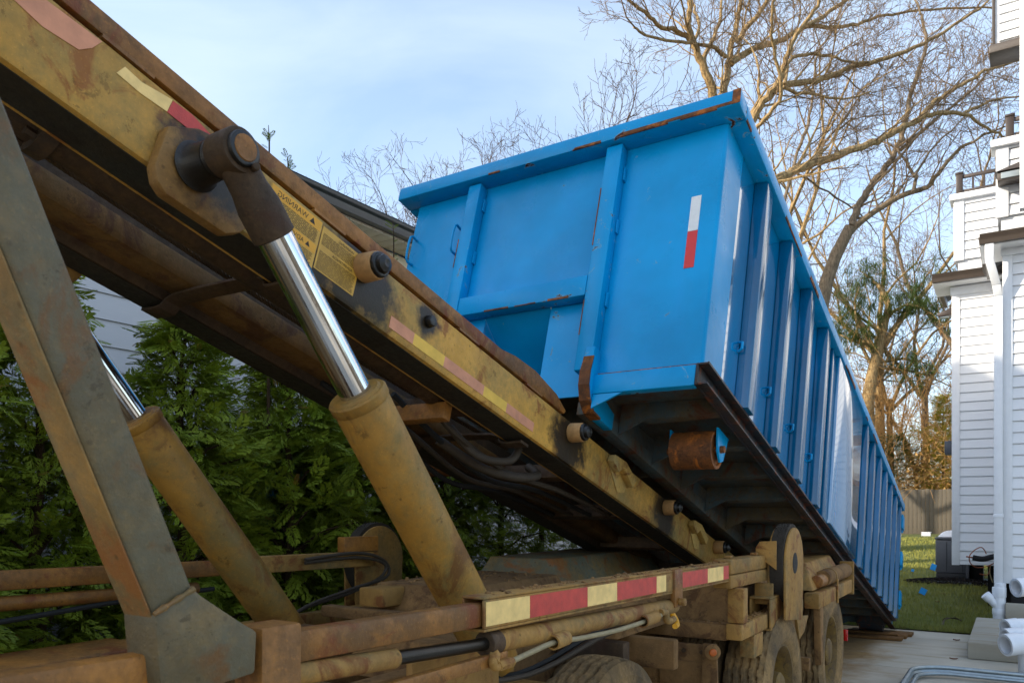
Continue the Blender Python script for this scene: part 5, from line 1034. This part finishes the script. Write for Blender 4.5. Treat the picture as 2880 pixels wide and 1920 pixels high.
# smaller and farther bare trees
def bare(px, py_top, d, lab, seed, spread=.5, mat='bark_grey', lev=3, stems=3, base=None, dens=1.0, grow=.82, twig='twig_brown'):
    top = pD(px, py_top, d); gx, gy = top.x, top.y; h_ = top.z; t_ = thing('bare_tree', lab, 'tree', (gx, gy, 0), 'bare trees beyond the houses'); T = Bare(seed, .0075)
    r = h_*.0085; z0 = h_*(base or .42); T.thick.tube([V(gx, gy, -.1), V(gx+.1, gy, z0*.5), V(gx, gy, z0)], [r*1.5, r*1.2, r], 8, False)
    for k in range(stems):
        a = 6.283*k/stems + seed; T.grow(V(gx, gy, z0*.9), Vector((spread*math.cos(a), spread*math.sin(a), 1)), (h_-z0)*grow, r*.75, lev, .35, dens)
    T.done(t_, mat, twig)
far = [(1240,395,34,'fine twigged bare tree standing left above the container rim',1,.45), (1330,410,36,'bare tree right of the fine twigged one above the container rim',2,.4), (1140,470,33,'small bare tree over the left corner of the container',3,.5), (925,495,38,'tiny bare treetop above the grey house gutter',4,.5), (1640,350,30,'bare tree rising behind the middle of the container rim',5,.7), (1720,290,28,'bare tree just left of the forked oak',6,.6), (1870,150,27,'slim bare tree close left of the forked oak',7,.5), (1040,545,40,'low bare treetop beside the gutter end',8,.5)]
for (px, py, d, lab, sd_, sp_) in far: bare(px, py, d, lab, 400+sd_, sp_, 'bark_dark', 4, 4, .5, .85, .74, 'bark_dark')  # backlit darkness of these trees is put into bark and twig colour
bare(2500, 640, 41, 'bare tree with fine spreading crown beside the pine', 431, .8, 'bark_gold', 4, 4, .45, .85); bare(2600, 560, 42, 'bare tree close to the white house deck', 432, .6, 'bark_grey', 4, 4, .45, .95); bare(2420, 560, 40, 'bare tree behind the leaning trunk', 433, .6, 'bark_grey', 4, 4, .4, .95); bare(2575, 900, 40, 'small reddish bare tree in front of the thicket', 434, .9, 'brush_brown', 3, 5, .35, 1.2)
bare(2180, 60, 38, 'bare tree filling the sky right of the forked oak', 441, .55, 'bark_gold', 4, 4, .45, .8); bare(2690, 200, 40, 'bare tree whose twigs reach the upper deck railing', 443, .6, 'bark_grey', 4, 4, .45, .8); bare(2470, 250, 41, 'bare tree far behind the leaning trunk, above the pine', 444, .6, 'bark_gold', 4, 4, .45, .8)
# pine with open crown
DP = 36.5; pp = pD(2445, 1130, DP); tP = thing('pine_tree', 'open crowned pine with sparse green needle clumps right of the container', 'tree', (pp.x, pp.y, 0)); T = Bare(505)
T.thick.tube([V(pp.x, pp.y, .2), pD(2440, 1130, DP), pD(2455, 1040, DP), pD(2480, 940, DP), pD(2500, 860, DP), pD(2470, 800, DP)], [.34, .30, .25, .2, .15, .09], 10, False)
PL = [[(2455,1040),(2420,960),(2405,880),(2410,800)], [(2470,980),(2530,900),(2570,830),(2620,760)], [(2480,940),(2430,900),(2390,860)], [(2460,1020),(2540,1010),(2600,1020)], [(2490,900),(2540,860),(2600,870),(2640,900)], [(2460,1030),(2540,1040),(2590,1050)], [(2470,980),(2400,960),(2360,940)], [(2480,940),(2500,850),(2460,790),(2430,770)]]
tips = []; R_ = random.Random(9)
for p in PL:
    P = [pD(x, y, DP + R_.uniform(-1.2, 1.2)*i/3) for i, (x, y) in enumerate(p)]; T.limb(P, .09, .03, 1, .5, .8, .2); tips += smoothpath(P, 5)[4:]
T.done(tP, 'bark_gold')
rng = np.random.default_rng(6); vs = []; 
for c in tips:
    for j in range(6):
        q = np.array(c) + rng.normal(0, .42, 3)
        for m_ in range(46):
            d = unit(rng.normal(0, 1, (1, 3)) + np.array([[0, 0, .5]]))[0]; s_ = np.cross(d, [0, 0, 1.0]); s_ = s_/(np.linalg.norm(s_)+1e-6)*.013; b0 = q + rng.normal(0, .11, 3); vs += [b0-s_, b0+s_, b0+d*rng.uniform(.18, .32)]
vs = np.array(vs); npmesh('needles', vs, np.arange(len(vs)).reshape(-1, 3), 'pine', tP, 'stuff')
# golden conifer and small dark evergreen in the thicket
def conifer(px, py_top, d, wid, lab, mat, seed, n=900, rnd=False):
    top = pD(px, py_top, d); t_ = thing('conifer', lab, 'tree', (top.x, top.y, 0)); rng = np.random.default_rng(seed); h_ = rng.random(n)**.8; zz = .5 + h_*(top.z-.5); env = wid*(np.sqrt(np.clip(1-(h_*2-1)**2, 0.05, 1)) if rnd else (1.02-h_)); a = rng.random(n)*6.283; rr = env*np.sqrt(rng.random(n))
    pos = np.stack([top.x+rr*np.cos(a), top.y+rr*np.sin(a), zz], 1); out = unit(np.stack([np.cos(a), np.sin(a), rng.uniform(0, .9, n)], 1)); ups = unit(np.stack([np.cos(a)*.5, np.sin(a)*.5, np.ones(n)], 1)); v, f = scatter(FR, pos, out, ups, rng.uniform(.25, .5, n), rng); npmesh('foliage', v, f, mat, t_, 'stuff')
    MB().tube([(top.x, top.y, 0), (top.x, top.y, top.z*.9)], [.09, .02], 8).build('trunk', 'bark_dark', t_, 0, True)
conifer(2652, 1120, 34.5, 1.25, 'yellow green conical evergreen glowing beside the white house', 'gold_conifer', 1, 1300); conifer(2512, 1228, 35.5, .95, 'small rounded dark evergreen above the fence', 'pine', 2, 700, True); conifer(2592, 1205, 36, 1.0, 'dull green bushy evergreen in the thicket', 'gold_conifer', 3, 500, True)
# thicket and far wood
T = Bare(77, .009); R_ = random.Random(70)
for k in range(240):
    x = R_.uniform(-10, 4); p = V(x, FYN + 2.5 + R_.random()*9, .4); h_ = R_.uniform(3.5, 8.5); T.grow(p, Vector((R_.gauss(0,.25), R_.gauss(0,.25), 1)), h_, .022, 2, .1, 1.0)
th_o = npmesh('thicket', np.array(T.v), np.array(T.f), 'brush_brown', None, 'stuff'); th_o['label'] = 'brown leafless thicket beyond the fence'
if T.thick.v: T.thick.build('thicket_stems', 'brush_brown', th_o, 0)
vs = []; rng = np.random.default_rng(12)
n = 60000; x = rng.uniform(-10, 4, n); y = FYN + 1.6 + rng.random(n)*8; z = .3 + rng.random(n)**1.5*4.6*(.75+.25*np.sin(x*1.7)); a = rng.random(n)*6.28; s_ = rng.uniform(.03, .09, n)
P = np.stack([x, y, z], 1); d1 = np.stack([np.cos(a), np.sin(a), rng.normal(0, .6, n)], 1)*s_[:, None]; d2 = np.stack([-np.sin(a), np.cos(a), rng.normal(0, .8, n)], 1)*s_[:, None]*.6
vv = np.stack([P-d1, P+d2, P+d1], 1).reshape(-1, 3); u_ = npmesh('undergrowth', vv, np.arange(3*n).reshape(-1, 3), 'leaf_gold', None, 'stuff'); u_['label'] = 'brown leafy undergrowth behind the board fence'
T = Bare(78); 
for k in range(120):
    p = V(R_.uniform(-70, 45), R_.uniform(58, 85), 0); T.grow(p, Vector((R_.gauss(0,.1), R_.gauss(0,.1), 1)), R_.uniform(6, 11), .06, 2, .2, .9)
fw = npmesh('far_wood', np.array(T.v), np.array(T.f), 'bark_grey', None, 'stuff'); fw['label'] = 'distant leafless wood on the horizon'; T.thick.build('far_wood_trunks', 'bark_grey', fw, 0)
print('TRIS', sum(sum(len(p.vertices)-2 for p in o.data.polygons) for o in bpy.data.objects if o.type == 'MESH'), 'OBJ', len(bpy.data.objects))
